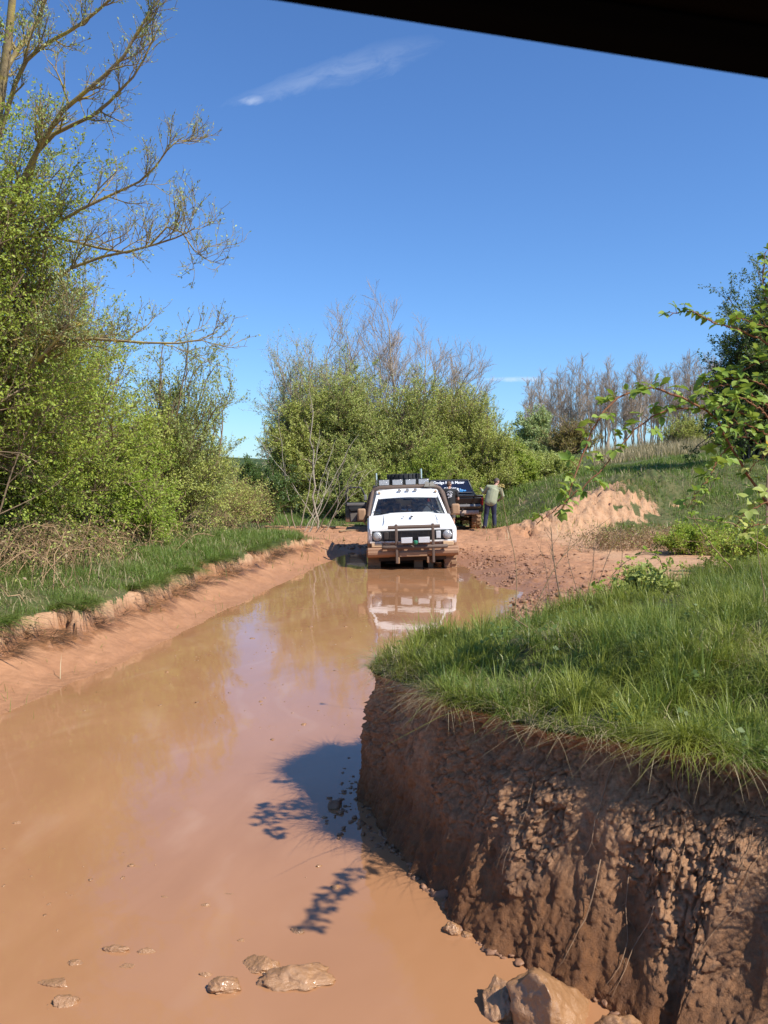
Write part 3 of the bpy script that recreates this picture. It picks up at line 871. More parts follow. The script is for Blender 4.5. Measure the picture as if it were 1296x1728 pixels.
# ---- the thicket in the middle distance
TH_G = "trees and shrubs of the thicket behind the vehicles"


def thick(seed, name, label, px, d, topy, wpx, stems, m1, m2, per, size, leaf, bark, cat="bush", **kw):
    per = int(per * 2.0); size = size * .76; wpx = wpx * 1.12; kw['clump'] = kw.get('clump', 0) - .12; kw['twig'] = kw.get('twig', .3) * 1.1
    c = on_ground(px, d)
    h = at(px, topy, d)[2] - c[2]; w = wpx / FPX * d / 2
    return bush(seed, name, label, cat, c, w, w * 0.9, h, stems, m1, m2, per, size, leaf, bark, group=TH_G, **kw)


thick(201, "willow_tree", "grey green feathery willow at the left of the thicket, twigs bare at its top", 540, 45, 590, 185, 150, 9, 6, 5, .09, M_LEAF_S, M_TWIG_G, "tree", rmin=.009, r0=.05, bare_top=.7, up=.3, twig=.26, low=.15, floor=.3)
thick(202, "hazel_bush", "fresh green leafy bush at the front left of the thicket", 572, 41.5, 640, 150, 120, 9, 6, 11, .10, M_LEAF_G, M_TWIG, rmin=.01, r0=.05, clump=.14)
thick(203, "willow_bush", "broad green bush directly behind the white truck", 665, 40.5, 690, 190, 130, 9, 6, 10, .10, M_LEAF_G, M_TWIG, rmin=.01, r0=.05, clump=.12)
thick(204, "willow_bush", "tall olive green bush to the right of the bare trees", 745, 43, 685, 170, 130, 9, 6, 8, .10, M_LEAF_O, M_TWIG, rmin=.01, r0=.05, clump=.08, up=.45)
thick(205, "willow_bush", "rounded olive bush rising behind the black pickup", 800, 41, 722, 140, 110, 9, 6, 9, .09, M_LEAF_O, M_TWIG, rmin=.01, r0=.04, clump=.06, up=.4)
thick(206, "hazel_bush", "bright green bush at the right end of the thicket", 856, 42, 758, 85, 80, 9, 6, 10, .10, M_LEAF_A, M_TWIG, rmin=.01, r0=.04, clump=.1)
thick(207, "hawthorn_bush", "dark green low bush right of the man in the green shirt", 900, 45, 778, 150, 100, 9, 6, 10, .11, M_LEAF_G, M_TWIG, rmin=.01, r0=.04, clump=.1)
thick(208, "hazel_bush", "dark leafy bush at the left foot of the thicket", 500, 40, 690, 105, 70, 9, 6, 8, .10, M_LEAF_O, M_TWIG, rmin=.01, r0=.04, clump=.12)
thick(209, "willow_tree", "twiggy half bare willow at the right shoulder of the thicket", 788, 46, 652, 105, 100, 9, 6, 3, .08, M_LEAF_S, M_TWIG_G, "tree", rmin=.009, r0=.05, bare_top=.9, up=.4, twig=.25, low=.2, floor=.4)
thick(210, "elder_bush", "low green bush in front of the thicket between the open door and the dead stems", 600, 37, 790, 110, 60, 8, 6, 9, .08, M_LEAF_G, M_TWIG, rmin=.008, r0=.03, clump=.15)
thick(211, "willow_bush", "low green bush showing between the two dark vehicles", 720, 38, 770, 120, 60, 8, 6, 9, .08, M_LEAF_A, M_TWIG, rmin=.008, r0=.03, clump=.12)


def bare_tree(seed, name, label, px, d, topy, wpx, leanpx=0, bark=None, forks=3, r0=.11, group=TH_G, cat="tree", m=(11, 7, 5), rmin=.014, leafn=0, leafm=None, spread=(.35, .8), straight=.05, tap=.3, fan=.75):
    rng = np.random.default_rng(seed)
    c = on_ground(px, d)
    top = at(px + leanpx, topy, d) - c; w = wpx / FPX * d / 2
    H = top[2]
    b = np.zeros((forks, 3)); b[:, :2] = rng.normal(size=(forks, 2)) * .12; b[:, 2] = -.2
    tp = np.tile(top, (forks, 1)); tp[1:, :2] += rng.normal(size=(forks - 1, 2)) * w * fan * .8; tp[1:, 2] *= rng.uniform(.62, .93, forks - 1)
    ctl = (b + tp) / 2 + rng.normal(size=(forks, 3)) * np.array([.3, .3, .1]) * w * .5
    P = bezier(b, ctl, tp, 14); P[:, 1:] += rng.normal(size=P[:, 1:].shape) * straight
    Rr = r0 * np.linspace(1, .14, 14)[None] * rng.uniform(.6, 1, (forks, 1)); Rr[0] = r0 * np.linspace(1, .14, 14)
    P1, R1 = branch(rng, P, Rr, m[0], .28, .97, spread, (w * .7, w * 1.2), 8, .10, .11, .42, rmin * 1.0, .35, taper=tap)
    P2, R2 = branch(rng, P1, R1, m[1], .2, 1, (.35, .75), (w * .25, w * .55), 5, .16, .13, .6, rmin * .7, .6)
    P3, R3 = branch(rng, P2, R2, m[2], .2, 1, (.3, .8), (w * .1, w * .28), 4, .16, .14, .7, rmin * .5, .7)
    o = empty(name, c, label, cat, group)
    T = Soup(); add_tubes(T, P, Rr, 7, rng); T.build("trunk", bark or M_BARK, o)
    T = Soup(); add_tubes(T, P1, R1, 5, rng); add_tubes(T, P2, R2, 4, rng); add_tubes(T, P3, R3, 3, rng); T.build("crown", M_TWIG_G, o)
    if leafn:
        L = Soup(); leaves_on(L, rng, P3, leafn, .08, .2, .03, .9); L.build("foliage", leafm, o)
    return o


bare_tree(221, "bare_poplar", "tallest bare tree standing up out of the middle of the thicket", 662, 46, 535, 150, -8, M_BARK_P, 5, .12, rmin=.011, m=(18, 9, 6))
bare_tree(222, "bare_poplar", "shorter bare tree leaning right of the tallest bare tree", 676, 44, 590, 150, 45, M_BARK_P, 4, .10, rmin=.010, m=(16, 9, 6))
bare_tree(223, "bare_poplar", "bare spreading tree behind the olive bush, right of the leaning one", 715, 47, 610, 130, 25, M_BARK, 4, .09, rmin=.012)
bare_tree(224, "bare_sapling", "thin pale bare sapling at the left edge of the thicket", 470, 40, 640, 60, -14, M_TWIG_G, 2, .035, m=(8, 5, 3), rmin=.007)
bare_tree(225, "bare_sapling", "bare sapling with a few leaves in the gap above the dark shrub", 440, 36, 715, 50, 6, M_BARK, 2, .03, m=(7, 5, 3), rmin=.007, leafn=1, leafm=M_LEAF_W)
bare_tree(226, "dead_tree", "slim pale dead tree standing in front of the thicket", 528, 31, 640, 46, -2, M_BARK_P, 1, .045, m=(7, 3, 2), rmin=.008, spread=(.6, 1.1))
# leaning dead stems
for k, (x0, y0, x1, y1, dd, r) in enumerate([(512, 866, 598, 742, 30, .035), (520, 870, 582, 775, 29.5, .03), (500, 868, 470, 700, 31, .035), (505, 868, 540, 735, 31, .04), (530, 868, 605, 782, 29, .03),
                                             (548, 865, 600, 800, 30, .028), (490, 866, 452, 775, 31.5, .03), (520, 866, 566, 742, 32, .03), (540, 862, 440, 748, 32, .032), (516, 872, 556, 790, 29, .03), (534, 872, 618, 800, 29.2, .026)]):
    r_ = np.random.default_rng(240 + k)
    c = on_ground(x0, dd, -.1); tp = at(x1, y1, dd + r_.uniform(-1, 1)) - c
    P = bezier(np.zeros((1, 3)), (tp * .5 + r_.normal(size=3) * .12)[None], tp[None], 10); P[0, 1:-1] += r_.normal(size=(8, 3)) * .02
    Rr = r * .62 * np.linspace(1, .4, 10)[None]
    P1, R1 = branch(r_, P, Rr, 5, .4, 1, (.4, .8), (.3, .9), 5, .1, .12, .5, .009)
    T = Soup(); add_tubes(T, P, Rr, 6, r_); add_tubes(T, P1, R1, 4, r_)
    tag(T.build("fallen_branch", M_BARK_P, None, loc=c), "bare grey dead branch leaning in the heap left of the open black door", "branch", "dead branches leaning at the foot of the thicket")

# ---- far right: poplar row, bushes, dark tree
prng = np.random.default_rng(300)
protos = []
PG = "row of bare poplars on the right skyline"
k = 0
for px in np.concatenate([np.linspace(895, 1218, 40), np.linspace(915, 1210, 20)]):
    d_ = prng.uniform(100, 122); px = px + prng.normal() * 4
    if k < 5:
        o = bare_tree(310 + k, "bare_poplar", "slender bare poplar in the row on the right skyline", px, d_, 640 + prng.uniform(-6, 30), 58, prng.normal() * 3, M_TWIG_G, 2, .10, PG, m=(18, 5, 4), rmin=.020, spread=(.3, .65), straight=.07, tap=.6, fan=.5)
        o["label"] = "slender bare poplar in the row on the right skyline"
        protos.append(o)
    else:
        c = on_ground(px, d_)
        copy_thing(protos[k % 5], c, prng.uniform(0, 6.28), prng.uniform(.82, 1.08))
    k += 1
FG = "far bushes on the right"


def far_bush(seed, name, label, px, d, topy, wpx, leaf, size, base=None, per=8, bark=M_TWIG, cat="bush", **kw):
    c = on_ground(px, d); h = at(px, topy, d)[2] - c[2]; w = wpx / FPX * d / 2
    return bush(seed, name, label, cat, c, w, w, h, kw.pop('stems', 70), 8, 6, per, size, leaf, bark, group=FG, rmin=kw.pop('rmin', .014), r0=.06, **kw)


far_bush(331, "willow_bush", "round grey green bush on the skyline left of the bare poplars", 903, 84, 706, 72, M_LEAF_S, .17)
far_bush(332, "oak_bush", "rusty brown budding bush in front of the bare poplars", 962, 72, 716, 82, M_LEAF_R, .13, per=5, clump=.15, bare_top=.5, up=.5)
far_bush(333, "willow_bush", "small yellow green willow bush in front of the poplars on the right", 1150, 62, 716, 90, M_LEAF_O, .10, per=5, up=.5)
far_bush(334, "hazel_bush", "dark bush below the rusty bush at the edge of the grass slope", 935, 60, 790, 90, M_LEAF_G, .13)
far_bush(335, "willow_bush", "bush beyond the dark tree at the right edge, yellow green in the sun", 1255, 55, 740, 120, M_LEAF_O, .10, per=7)
c = on_ground(1300, 36)
bush(341, "hawthorn_tree", "tall dark green leafy tree cut by the right edge", "tree", c, 2.5, 2.4, (at(1300, 500, 36)[2] - c[2]) / 1.1, 130, 9, 6, 16, .10, M_LEAF_D, M_BARK, clump=.08, r0=.06, rmin=.008, floor=.25, low=.05)
bramble_tangle(123, "dry_bramble", "brown dead weeds in the hollow at the foot of the dirt ramp", [(5.6, 22.5, 0), (6.6, 23.0, 0), (7.5, 23.6, 0), (8.5, 24.4, 0)], 170, 4, 1, .5, .7)
bush(124, "bramble_bush", "yellow green bramble bush on the slope right of the dirt ramp", "bush", on_ground(1165, 21), 1.0, .8, .75, 50, 7, 5, 6, .06, M_LEAF_Y, M_CANE, r0=.01, clump=.1)
bush(125, "bramble_bush", "low leafy bramble bush on the slope at the right edge", "bush", on_ground(1270, 17), 1.1, .8, .8, 50, 7, 5, 6, .06, M_LEAF_A, M_CANE, r0=.01, clump=.1)


# ------------------------------------------------------------------ grass
def blades(S, rng, base, H, W, bend, d=None, seg=3, twist=0.5):
    n = len(base)
    if d is None:
        a = rng.uniform(0, 2 * np.pi, n); d = np.stack([np.cos(a), np.sin(a), np.zeros(n)], -1)
    a = rng.uniform(0, 2 * np.pi, n)
    side = nrm(np.cross(d, UP) + twist * np.stack([np.cos(a), np.sin(a), np.zeros(n)], -1))
    t = np.linspace(0, 1, seg + 1)
    H = H[:, None, None]; W = W[:, None, None]; B = bend[:, None, None]; tt = t[None, :, None]
    p = base[:, None] + UP * H * (tt - 0.42 * np.minimum(B, 2.6) * tt ** 2.2) + d[:, None] * H * B * 0.75 * tt ** 1.7
    w = W * 0.5 * np.clip(1.05 - tt ** 1.6, 0.06, 1)
    V = np.concatenate([p - side[:, None] * w, p + side[:, None] * w], 1)
    k = 2 * (seg + 1); i0 = np.arange(n)[:, None] * k
    fs = [i0 + np.array([[j, seg + 1 + j, seg + 2 + j, j + 1]]) for j in range(seg)]
    S.add(V.reshape(-1, 3), [np.concatenate(fs)], np.repeat(np.clip(rng.normal(0.45, 0.22, n), 0, 1), k))


def sample_bank(rng, n, i_ok, j0, j1, weight=None):
    P = np.stack([BX, BY, BZ], -1)
    A = np.linalg.norm(np.cross(P[1:, j0 + 1:j1] - P[:-1, j0 + 1:j1], P[1:, j0 + 1:j1] - P[1:, j0:j1 - 1]), axis=-1)
    A = A * i_ok[1:, None]
    if weight is not None: A = A * weight[1:, j0 + 1:j1]
    cdf = np.cumsum(A.ravel()); r = np.searchsorted(cdf, rng.random(n) * cdf[-1])
    i, j = np.unravel_index(r, A.shape)
    f, g = rng.random((n, 1)), rng.random((n, 1))
    j = j + j0
    return P[i, j] * (1 - f) * (1 - g) + P[i + 1, j] * f * (1 - g) + P[i, j + 1] * (1 - f) * g + P[i + 1, j + 1] * f * g, i


rng = np.random.default_rng(400)
near = (ly > 2.0) & (ly < 12.6) & (lx < 9.5)
wgt = 1.0 / (0.4 + (np.hypot(BX, BY) / 5.0) ** 2) * (BX < 8.5) * (BY > 2.6) * (BX < 0.62 * BY + .6)
S = Soup()
p, i = sample_bank(rng, 112000, near, NF - 4, nrow, wgt)
cl = fbm(p[:, 0] * 2.2, p[:, 1] * 2.2, 0, 3, 5); cl2 = fbm(p[:, 0] * 6, p[:, 1] * 6, 0, 2, 6)
keep = rng.random(len(p)) < np.clip(0.75 + 1.0 * cl + .5 * cl2, .2, 1)
p, cl, cl2 = p[keep], cl[keep], cl2[keep]
H = np.clip(0.105 + 0.17 * cl + 0.10 * cl2, .03, .36) * rng.uniform(.55, 1.5, len(p))
blades(S, rng, p - UP * .01, H, rng.uniform(.0030, .0062, len(p)), rng.gamma(2.2, .42, len(p)))
# tufts: fountains of longer blades
tc_, _ = sample_bank(rng, 620, near, NF - 2, nrow, wgt)
tp = np.repeat(tc_, 34, 0); n_ = len(tp)
a = rng.uniform(0, 2 * np.pi, n_); rad = rng.random(n_) ** .6 * .05
tp = tp + np.stack([np.cos(a) * rad, np.sin(a) * rad, np.zeros(n_)], -1)
blades(S, rng, tp - UP * .01, np.repeat(rng.uniform(.12, .30, len(tc_)), 34) * rng.uniform(.6, 1.2, n_), rng.uniform(.0035, .0068, n_), rng.gamma(3, .3, n_),
       np.stack([np.cos(a), np.sin(a), np.zeros(n_)], -1))
# blades drooping over the lip
edge_i = np.nonzero((ly > 2.5) & (ly < 6.4) & (lx < 2.2))[0]
n_ = 15000
k = rng.choice(edge_i, n_)
lump = np.clip(.45 + 1.9 * fbm(ls[k] * 3.6, 0, 0, 4, 8), 0.03, 1.2)
k = k[rng.random(n_) < lump]; n_ = len(k)
p = np.stack([X[k, -1], Y[k, -1], Z[k, -1]], -1); nn = np.stack([nx0[k], ny0[k], np.zeros(n_)], -1)
p = p - nn * (rng.random((n_, 1)) ** 1.5 * .16 - .02); p[:, 2] += .005
dd = nrm(nn + rng.normal(size=(n_, 3)) * np.array([1.0, 1.0, 0]))
blades(S, rng, p, rng.uniform(.05, .23, n_) * np.clip(.65 + fbm(ls[k] * 5, 0, 0, 3, 81), .4, 1.4), rng.uniform(.003, .006, n_), rng.uniform(.4, 2.6, n_), dd, 4)
tag(S.build("grass", M_GRASS), "thick green grass on top of the undercut bank", "grass", kind='stuff')
# straw and dead roots hanging under the turf
S = Soup()
n_ = 2600; k = rng.choice(edge_i, n_); p = np.stack([X[k, -1], Y[k, -1], Z[k, -1]], -1); nn = np.stack([nx0[k], ny0[k], np.zeros(n_)], -1)
k2 = rng.random(n_) < np.clip(.5 + 1.5 * fbm(ls[k] * 3.1, 0, 0, 3, 18), 0.03, 1); p, nn = p[k2], nn[k2]; n_ = len(p)
p = p + nn * rng.uniform(-.05, .02, (n_, 1)) - UP * rng.uniform(-.02, .05, (n_, 1))
dd = nrm(nn * .5 + rng.normal(size=(n_, 3)) * np.array([1.1, 1.1, 0]))
blades(S, rng, p, rng.uniform(.05, .22, n_), rng.uniform(.002, .0042, n_), rng.uniform(1.4, 3.6, n_), dd, 4)
p, _ = sample_bank(rng, 34000, near, NF - 2, nrow, wgt)
p = p[fbm(p[:, 0] * 1.8, p[:, 1] * 1.8, 0, 4, 46) + .15 * rng.normal(size=len(p)) > .16]
blades(S, rng, p, rng.uniform(.06, .22, len(p)), rng.uniform(.0025, .004, len(p)), rng.uniform(.6, 2.4, len(p)))
tag(S.build("dead_grass", M_STRAW), "dead straw coloured grass among the turf and under the lip of the bank", "dead grass", kind='stuff')
S = Soup()            # broad leaved weeds low in the turf
p, _ = sample_bank(rng, 380, near, NF + 2, nrow, wgt)
kk = fbm(p[:, 0] * 1.5, p[:, 1] * 1.5, 0, 3, 88) > .0; p = p[kk]; m_ = len(p)
p = np.repeat(p, 6, 0) + rng.normal(size=(m_ * 6, 3)) * np.array([.03, .03, .025]) + UP * .07
leaf_quads(S, rng, p, rng.normal(size=p.shape) * np.array([1, 1, .3]), .036, .7, .12, .35, 1.6)
tag(S.build("weeds", leaf_mat("weed_leaf", (.06, .10, .02), (.09, .14, .03), (.13, .19, .045), .3)), "small broad leaved weeds growing through the turf on the bank", "weeds", kind='stuff')


def ground_points(rng, n, x0, x1, y0, y1, need=.45, pw=1.0):
    x = rng.uniform(x0, x1, n); y = y0 + (y1 - y0) * rng.random(n) ** pw
    z, g, _, _ = ground_fn(x, y)
    k = g > need + 0.25 * rng.normal(size=n)
    return np.stack([x, y, z], -1)[k]


# left bank
S = Soup()
p = ground_points(rng, 230000, -7.5, -1.1, 7.2, 26, .6, 1.35)
cl = fbm(p[:, 0] * 1.6, p[:, 1] * 1.6, 0, 3, 15)
kk = rng.random(len(p)) < np.clip(.7 + 1.3 * cl, .15, 1); p, cl = p[kk], cl[kk]
sc_ = np.clip(p[:, 1] / 11, .8, 2)
blades(S, rng, p - UP * .01, np.clip(.11 + .14 * cl, .05, .35) * rng.uniform(.6, 1.5, len(p)) * (.8 + .25 * sc_), .006 * sc_ * rng.uniform(.7, 1.3, len(p)), rng.gamma(3, .25, len(p)), None, 2)
# droop over the little cliff: the last points before the masked edge
e_y = 7.0 + 15.5 * rng.random(110000); e_x = LIPY(e_y) - rng.uniform(.6, 1.6, 110000)
z, g, _, _ = ground_fn(e_x, e_y); kk = (g > .25) & (g < .95) & (fbm(e_y * 1.7, e_x * .5, 0, 3, 91) > -.16); e_x, e_y, z = e_x[kk], e_y[kk], z[kk]
n_ = len(e_x); dd = nrm(np.stack([np.ones(n_), rng.normal(size=n_) * .5 - .15, np.zeros(n_)], -1))
blades(S, rng, np.stack([e_x, e_y, z], -1), rng.uniform(.08, .30, n_), rng.uniform(.005, .010, n_), rng.uniform(.8, 3.0, n_), dd, 3)
tag(S.build("grass", M_GRASS_F), "grass strip on the left bank between the hedge and the water", "grass", kind='stuff')
S = Soup()
kk = rng.random(n_) < .22; q_ = np.stack([e_x, e_y, z], -1)[kk]
blades(S, rng, q_ - UP * .03, rng.uniform(.08, .26, len(q_)), rng.uniform(.004, .008, len(q_)), rng.uniform(1.8, 3.8, len(q_)), dd[kk], 3)
p = ground_points(rng, 16000, -7.5, -1.1, 7.2, 30, .6, 1.3)
blades(S, rng, p, rng.uniform(.08, .36, len(p)), rng.uniform(.006, .011, len(p)), rng.uniform(.4, 2.2, len(p)), None, 2)
tag(S.build("dead_grass", M_STRAW), "dead straw coloured grass and roots along the left bank", "dead grass", kind='stuff')
S = Soup()
e_y = 7.0 + 15 * rng.random(13000); e_x = LIPY(e_y) - rng.uniform(.6, 1.5, 13000)
z, g, dr_, _ = ground_fn(e_x, e_y); kk = (g < .6) & (z > .22) & (z < .48) & (fbm(e_y * 4.4, e_x * .8, 0, 4, 97) > -.05); e_x, e_y, z = e_x[kk], e_y[kk], z[kk]
n_ = len(e_x); dd = nrm(np.stack([np.ones(n_), rng.normal(size=n_) * .35, np.zeros(n_)], -1))
blades(S, rng, np.stack([e_x + .02, e_y, z + .05], -1), rng.uniform(.05, .20, n_), rng.uniform(.005, .010, n_), rng.uniform(2.6, 4.0, n_), dd, 3)
tag(S.build("root_fringe", leaf_mat("dark_root", (.045, .026, .015), (.085, .05, .028), (.16, .10, .06), .05)), "dark muddy roots hanging from the broken edge of the left bank", "roots", kind='stuff')
# far verges and the slope on the right
S = Soup()
p = np.concatenate([ground_points(rng, 60000, -14, 3.8, 24, 46, .6), ground_points(rng, 130000, 3.0, 26, 25.5, 48, .5, 1.4), ground_points(rng, 60000, 2, 60, 44, 100, .5)])
cl = fbm(p[:, 0] * .7, p[:, 1] * .7, 0, 3, 25); sc_ = p[:, 1] / 28
kk = rng.random(len(p)) < np.clip(.75 + 1.2 * cl, .2, 1); p, cl, sc_ = p[kk], cl[kk], sc_[kk]
blades(S, rng, p - UP * .02, np.clip(.15 + .28 * cl, .06, .6) * rng.uniform(.6, 1.5, len(p)), .016 * sc_ * rng.uniform(.7, 1.4, len(p)), rng.gamma(3, .2, len(p)), None, 2)
tag(S.build("grass", M_GRASS_F), "rough grass on the hillside and verges beyond the vehicles", "grass", kind='stuff')
S = Soup()
a = np.array([on_ground(px, dd_) for px, dd_ in zip(rng.uniform(1000, 1200, 5200), rng.uniform(50, 66, 5200))])
blades(S, rng, a, rng.uniform(.4, 1.1, len(a)), rng.uniform(.02, .035, len(a)), rng.uniform(.1, .8, len(a)), None, 2)
p = ground_points(rng, 4500, 3.2, 24, 25.5, 44, .3, 1.3)
blades(S, rng, p, rng.uniform(.12, .5, len(p)), rng.uniform(.012, .022, len(p)), rng.uniform(.2, 1.6, len(p)), None, 2)
tag(S.build("dead_grass", M_STRAW), "pale dry grass along the crest and slope on the right", "dead grass", kind='stuff')

# ------------------------------------------------------------------ mud lumps and rocks
n = NT("wet_mud")
v = n.coord('Object')
c = n.mix(n.ramp(n.noise(v, 6, 5), [(0.3, 0.0), (0.7, 1.0)]), (0.30, 0.15, 0.062), (0.42, 0.225, 0.105))
n.bump(n.noise(v, 34, 6, .7), 0.6, 0.02)
M_WETMUD = n.set(Base_Color=c, Roughness=0.36, Specular_IOR_Level=0.55, Coat_Weight=0.4, Coat_Roughness=0.15)
bm = bmesh.new(); bmesh.ops.create_icosphere(bm, subdivisions=2, radius=1); bm.verts.ensure_lookup_table()
ICO_V = np.array([v_.co[:] for v_ in bm.verts]); ICO_F = np.array([[w.index for w in f.verts] for f in bm.faces]); bm.free()
bm = bmesh.new(); bmesh.ops.create_icosphere(bm, subdivisions=5, radius=1); bm.verts.ensure_lookup_table()
ICO5_V = np.array([v_.co[:] for v_ in bm.verts]); ICO5_F = np.array([[w.index for w in f.verts] for f in bm.faces]); bm.free()


def rock(seed, name, label, cat, loc, size, mat, group=None, rough=.28, facets=7, rz=0.0):
    r_ = np.random.default_rng(seed)
    V = ICO5_V.copy()
    for k in range(facets):                        # flatten against random planes
        nn = nrm(r_.normal(size=3)); dist = r_.uniform(.42, .85)
        e = np.maximum(V @ nn - dist, 0)
        V = V - nn * e[:, None] * .85
    V = V * (1 + rough * fbm(V[:, 0] * 1.5 + seed, V[:, 1] * 1.5, V[:, 2] * 1.5, 6, seed, .62) - .12 * np.abs(fbm(V[:, 0] * 3 + seed, V[:, 1] * 3, V[:, 2] * 3, 4, seed + 3)))[:, None]
    V = V * np.array(size)
    c_, s_ = math.cos(rz), math.sin(rz)
    V = np.stack([V[:, 0] * c_ - V[:, 1] * s_, V[:, 0] * s_ + V[:, 1] * c_, V[:, 2]], -1)
    return tag(link(name, mesh_np(name, V, [ICO5_F], mat), None, loc), label, cat, group)


RG = "mud coated rocks and lumps in the shallow water"
rock(501, "mud_boulder", "largest mud coated boulder, glossy and wet, at the foot of the undercut bank", "rock", (.64, 3.27, .03), (.20, .18, .22), M_WETMUD, RG, .22, 8, .4)
rock(502, "mud_boulder", "smaller rounded mud lump against the right side of the largest boulder", "rock", (.88, 3.10, .0), (.12, .13, .11), M_WETMUD, RG, .3, 5)
rock(503, "mud_boulder", "flat shaded mud slab leaning on the left side of the largest boulder", "rock", (.45, 3.36, -.02), (.07, .12, .13), M_WETMUD, RG, .25, 6)


def on_water(px, py): return (px - 648) / FPX * (CAMZ * FPX / (py - 800)), CAMZ * FPX / (py - 800)


for k, (px, py, sx, sy, sz, lab) in enumerate([
    (495, 1672, .145, .085, .065, "broad flat topped rock, largest of the cluster standing in the shallow water"),
    (432, 1650, .075, .06, .055, "angular rock behind the left end of the broad flat topped rock"),
    (368, 1690, .080, .055, .050, "rounded double lump in front of the angular rock"),
    (338, 1664, .030, .022, .022, "little lump just behind the rounded double lump"),
    (182, 1622, .070, .030, .028, "thin pale mud slab breaking the water left of the rock cluster"),
    (238, 1624, .040, .022, .020, "small lump right of the thin pale mud slab"),
    (118, 1644, .050, .025, .018, "low smear of mud in front of the thin pale slab"),
    (78, 1680, .070, .045, .038, "mud lump in the bottom left corner, farther of two"),
    (98, 1716, .060, .045, .040, "mud lump in the bottom left corner, nearer of two"),
    (497, 1588, .036, .026, .030, "upright lump beside the shadow of the bramble spray"),
    (343, 1542, .028, .018, .014, "small lump alone in open water below the long straw"),
    (378, 1522, .040, .014, .010, "long thin straw of mud floating in open water"),
    (272, 1527, .036, .012, .009, "thin sliver of mud floating left of the long straw"),
    (766, 1588, .040, .040, .050, "small wet clod at the foot of the bank, farther of two"),
    (790, 1596, .028, .030, .035, "small wet clod at the foot of the bank, nearer of two"),
    (18, 1398, .040, .020, .018, "little lump by the left edge of the water"),
    (402, 1604, .022, .012, .012, "tiny lump behind the cluster, nearest to the angular rock"),
    (205, 1650, .030, .020, .016, "tiny lump below the small lump of the pale slab"),
]):
    x, y = on_water(px, py)
    rock(510 + k, "mud_lump", lab, "mud lump", (x, y, -.004), (sx * 1.08, sy * 1.1, sz * .8), M_WETMUD, RG, .42, 6)

M_CLOD = plain("clod_mud", (0.27, 0.135, 0.07), .6, 0, .25, 12, .3)
S = Soup(); rng = np.random.default_rng(419)
def lumps(S, rng, p, size, flat=.6):
    n_ = len(p)
    V = ICO_V[None] * (1 + .28 * rng.normal(size=(n_, len(ICO_V), 1)))
    V = V * (size[:, None, None] * rng.uniform(.6, 1.4, (n_, 1, 3)) * np.array([1, 1, flat])) + p[:, None]
    F = (ICO_F[None] + (np.arange(n_) * len(ICO_V))[:, None, None]).reshape(-1, 3)
    S.add(V.reshape(-1, 3), [F], np.repeat(rng.random(n_), len(ICO_V)))
y = 3.1 + 9 * rng.random(900) ** 1.6; x = LIPY(y) + .1 + rng.random(900) * (4.2 - .149 * y)
kk = (fbm(x * 1.1, y * 1.1, 0, 3, 55) > .02) & (x < .1 + .02 * y); x, y = x[kk], y[kk]
lumps(S, rng, np.stack([x, y, np.zeros(len(x))], -1), rng.gamma(1.4, .0034, len(x)) + .0012, .35)
tag(S.build("floating_bits", M_WETMUD), "small bits of mud and scum floating on the brown water", "floating bits", kind='stuff')
rng = np.random.default_rng(420)
S = Soup()
n_ = 9000
y = rng.uniform(8, 26, n_); x = np.interp(y, XR[:, 0], XR[:, 1]) + np.abs(rng.normal(size=n_)) * 1.3 + rng.uniform(-.1, .4, n_)
kk = fbm(x * 1.4, y * 1.4, 0, 3, 33) > -.05 + .25 * rng.normal(size=n_)
x, y = x[kk], y[kk]; z = gz(x, y); kk = z > -.03; x, y, z = x[kk], y[kk], z[kk]
lumps(S, rng, np.stack([x, y, z], -1), rng.gamma(1.6, .0085, len(x)) + .004)
# crumbs along the foot of the near bank
m_ = 420; k = rng.choice(np.nonzero((ly > 2.9) & (ly < 6.1) & (lx < 1.9))[0], m_)
row = np.argmin(np.abs(Z[k] - .0), axis=1)
p = np.stack([X[k, row], Y[k, row], np.zeros(m_)], -1); nn = np.stack([nx0[k], ny0[k], np.zeros(m_)], -1)
far_ = sm(4.6, 5.2, p[:, 1:2])
p = p + nn * (np.abs(rng.normal(size=(m_, 1))) * (.02 + .13 * far_) - .03) + rng.normal(size=(m_, 3)) * np.array([.01, .01, .006])
S2 = Soup(); lumps(S2, rng, p, rng.gamma(1.5, .006, m_) + .003)
tag(S2.build("mud_clods", M_CLOD), "wet clods and crumbs fallen in the water at the foot of the undercut bank", "mud clods", kind='stuff')
tag(S.build("mud_clods", M_CLOD), "small clods of churned red mud scattered along the water's edge", "mud clods", kind='stuff')

M_ROOT = bark_mat("root_bark", (0.20, 0.115, 0.065), (0.34, 0.22, 0.13))
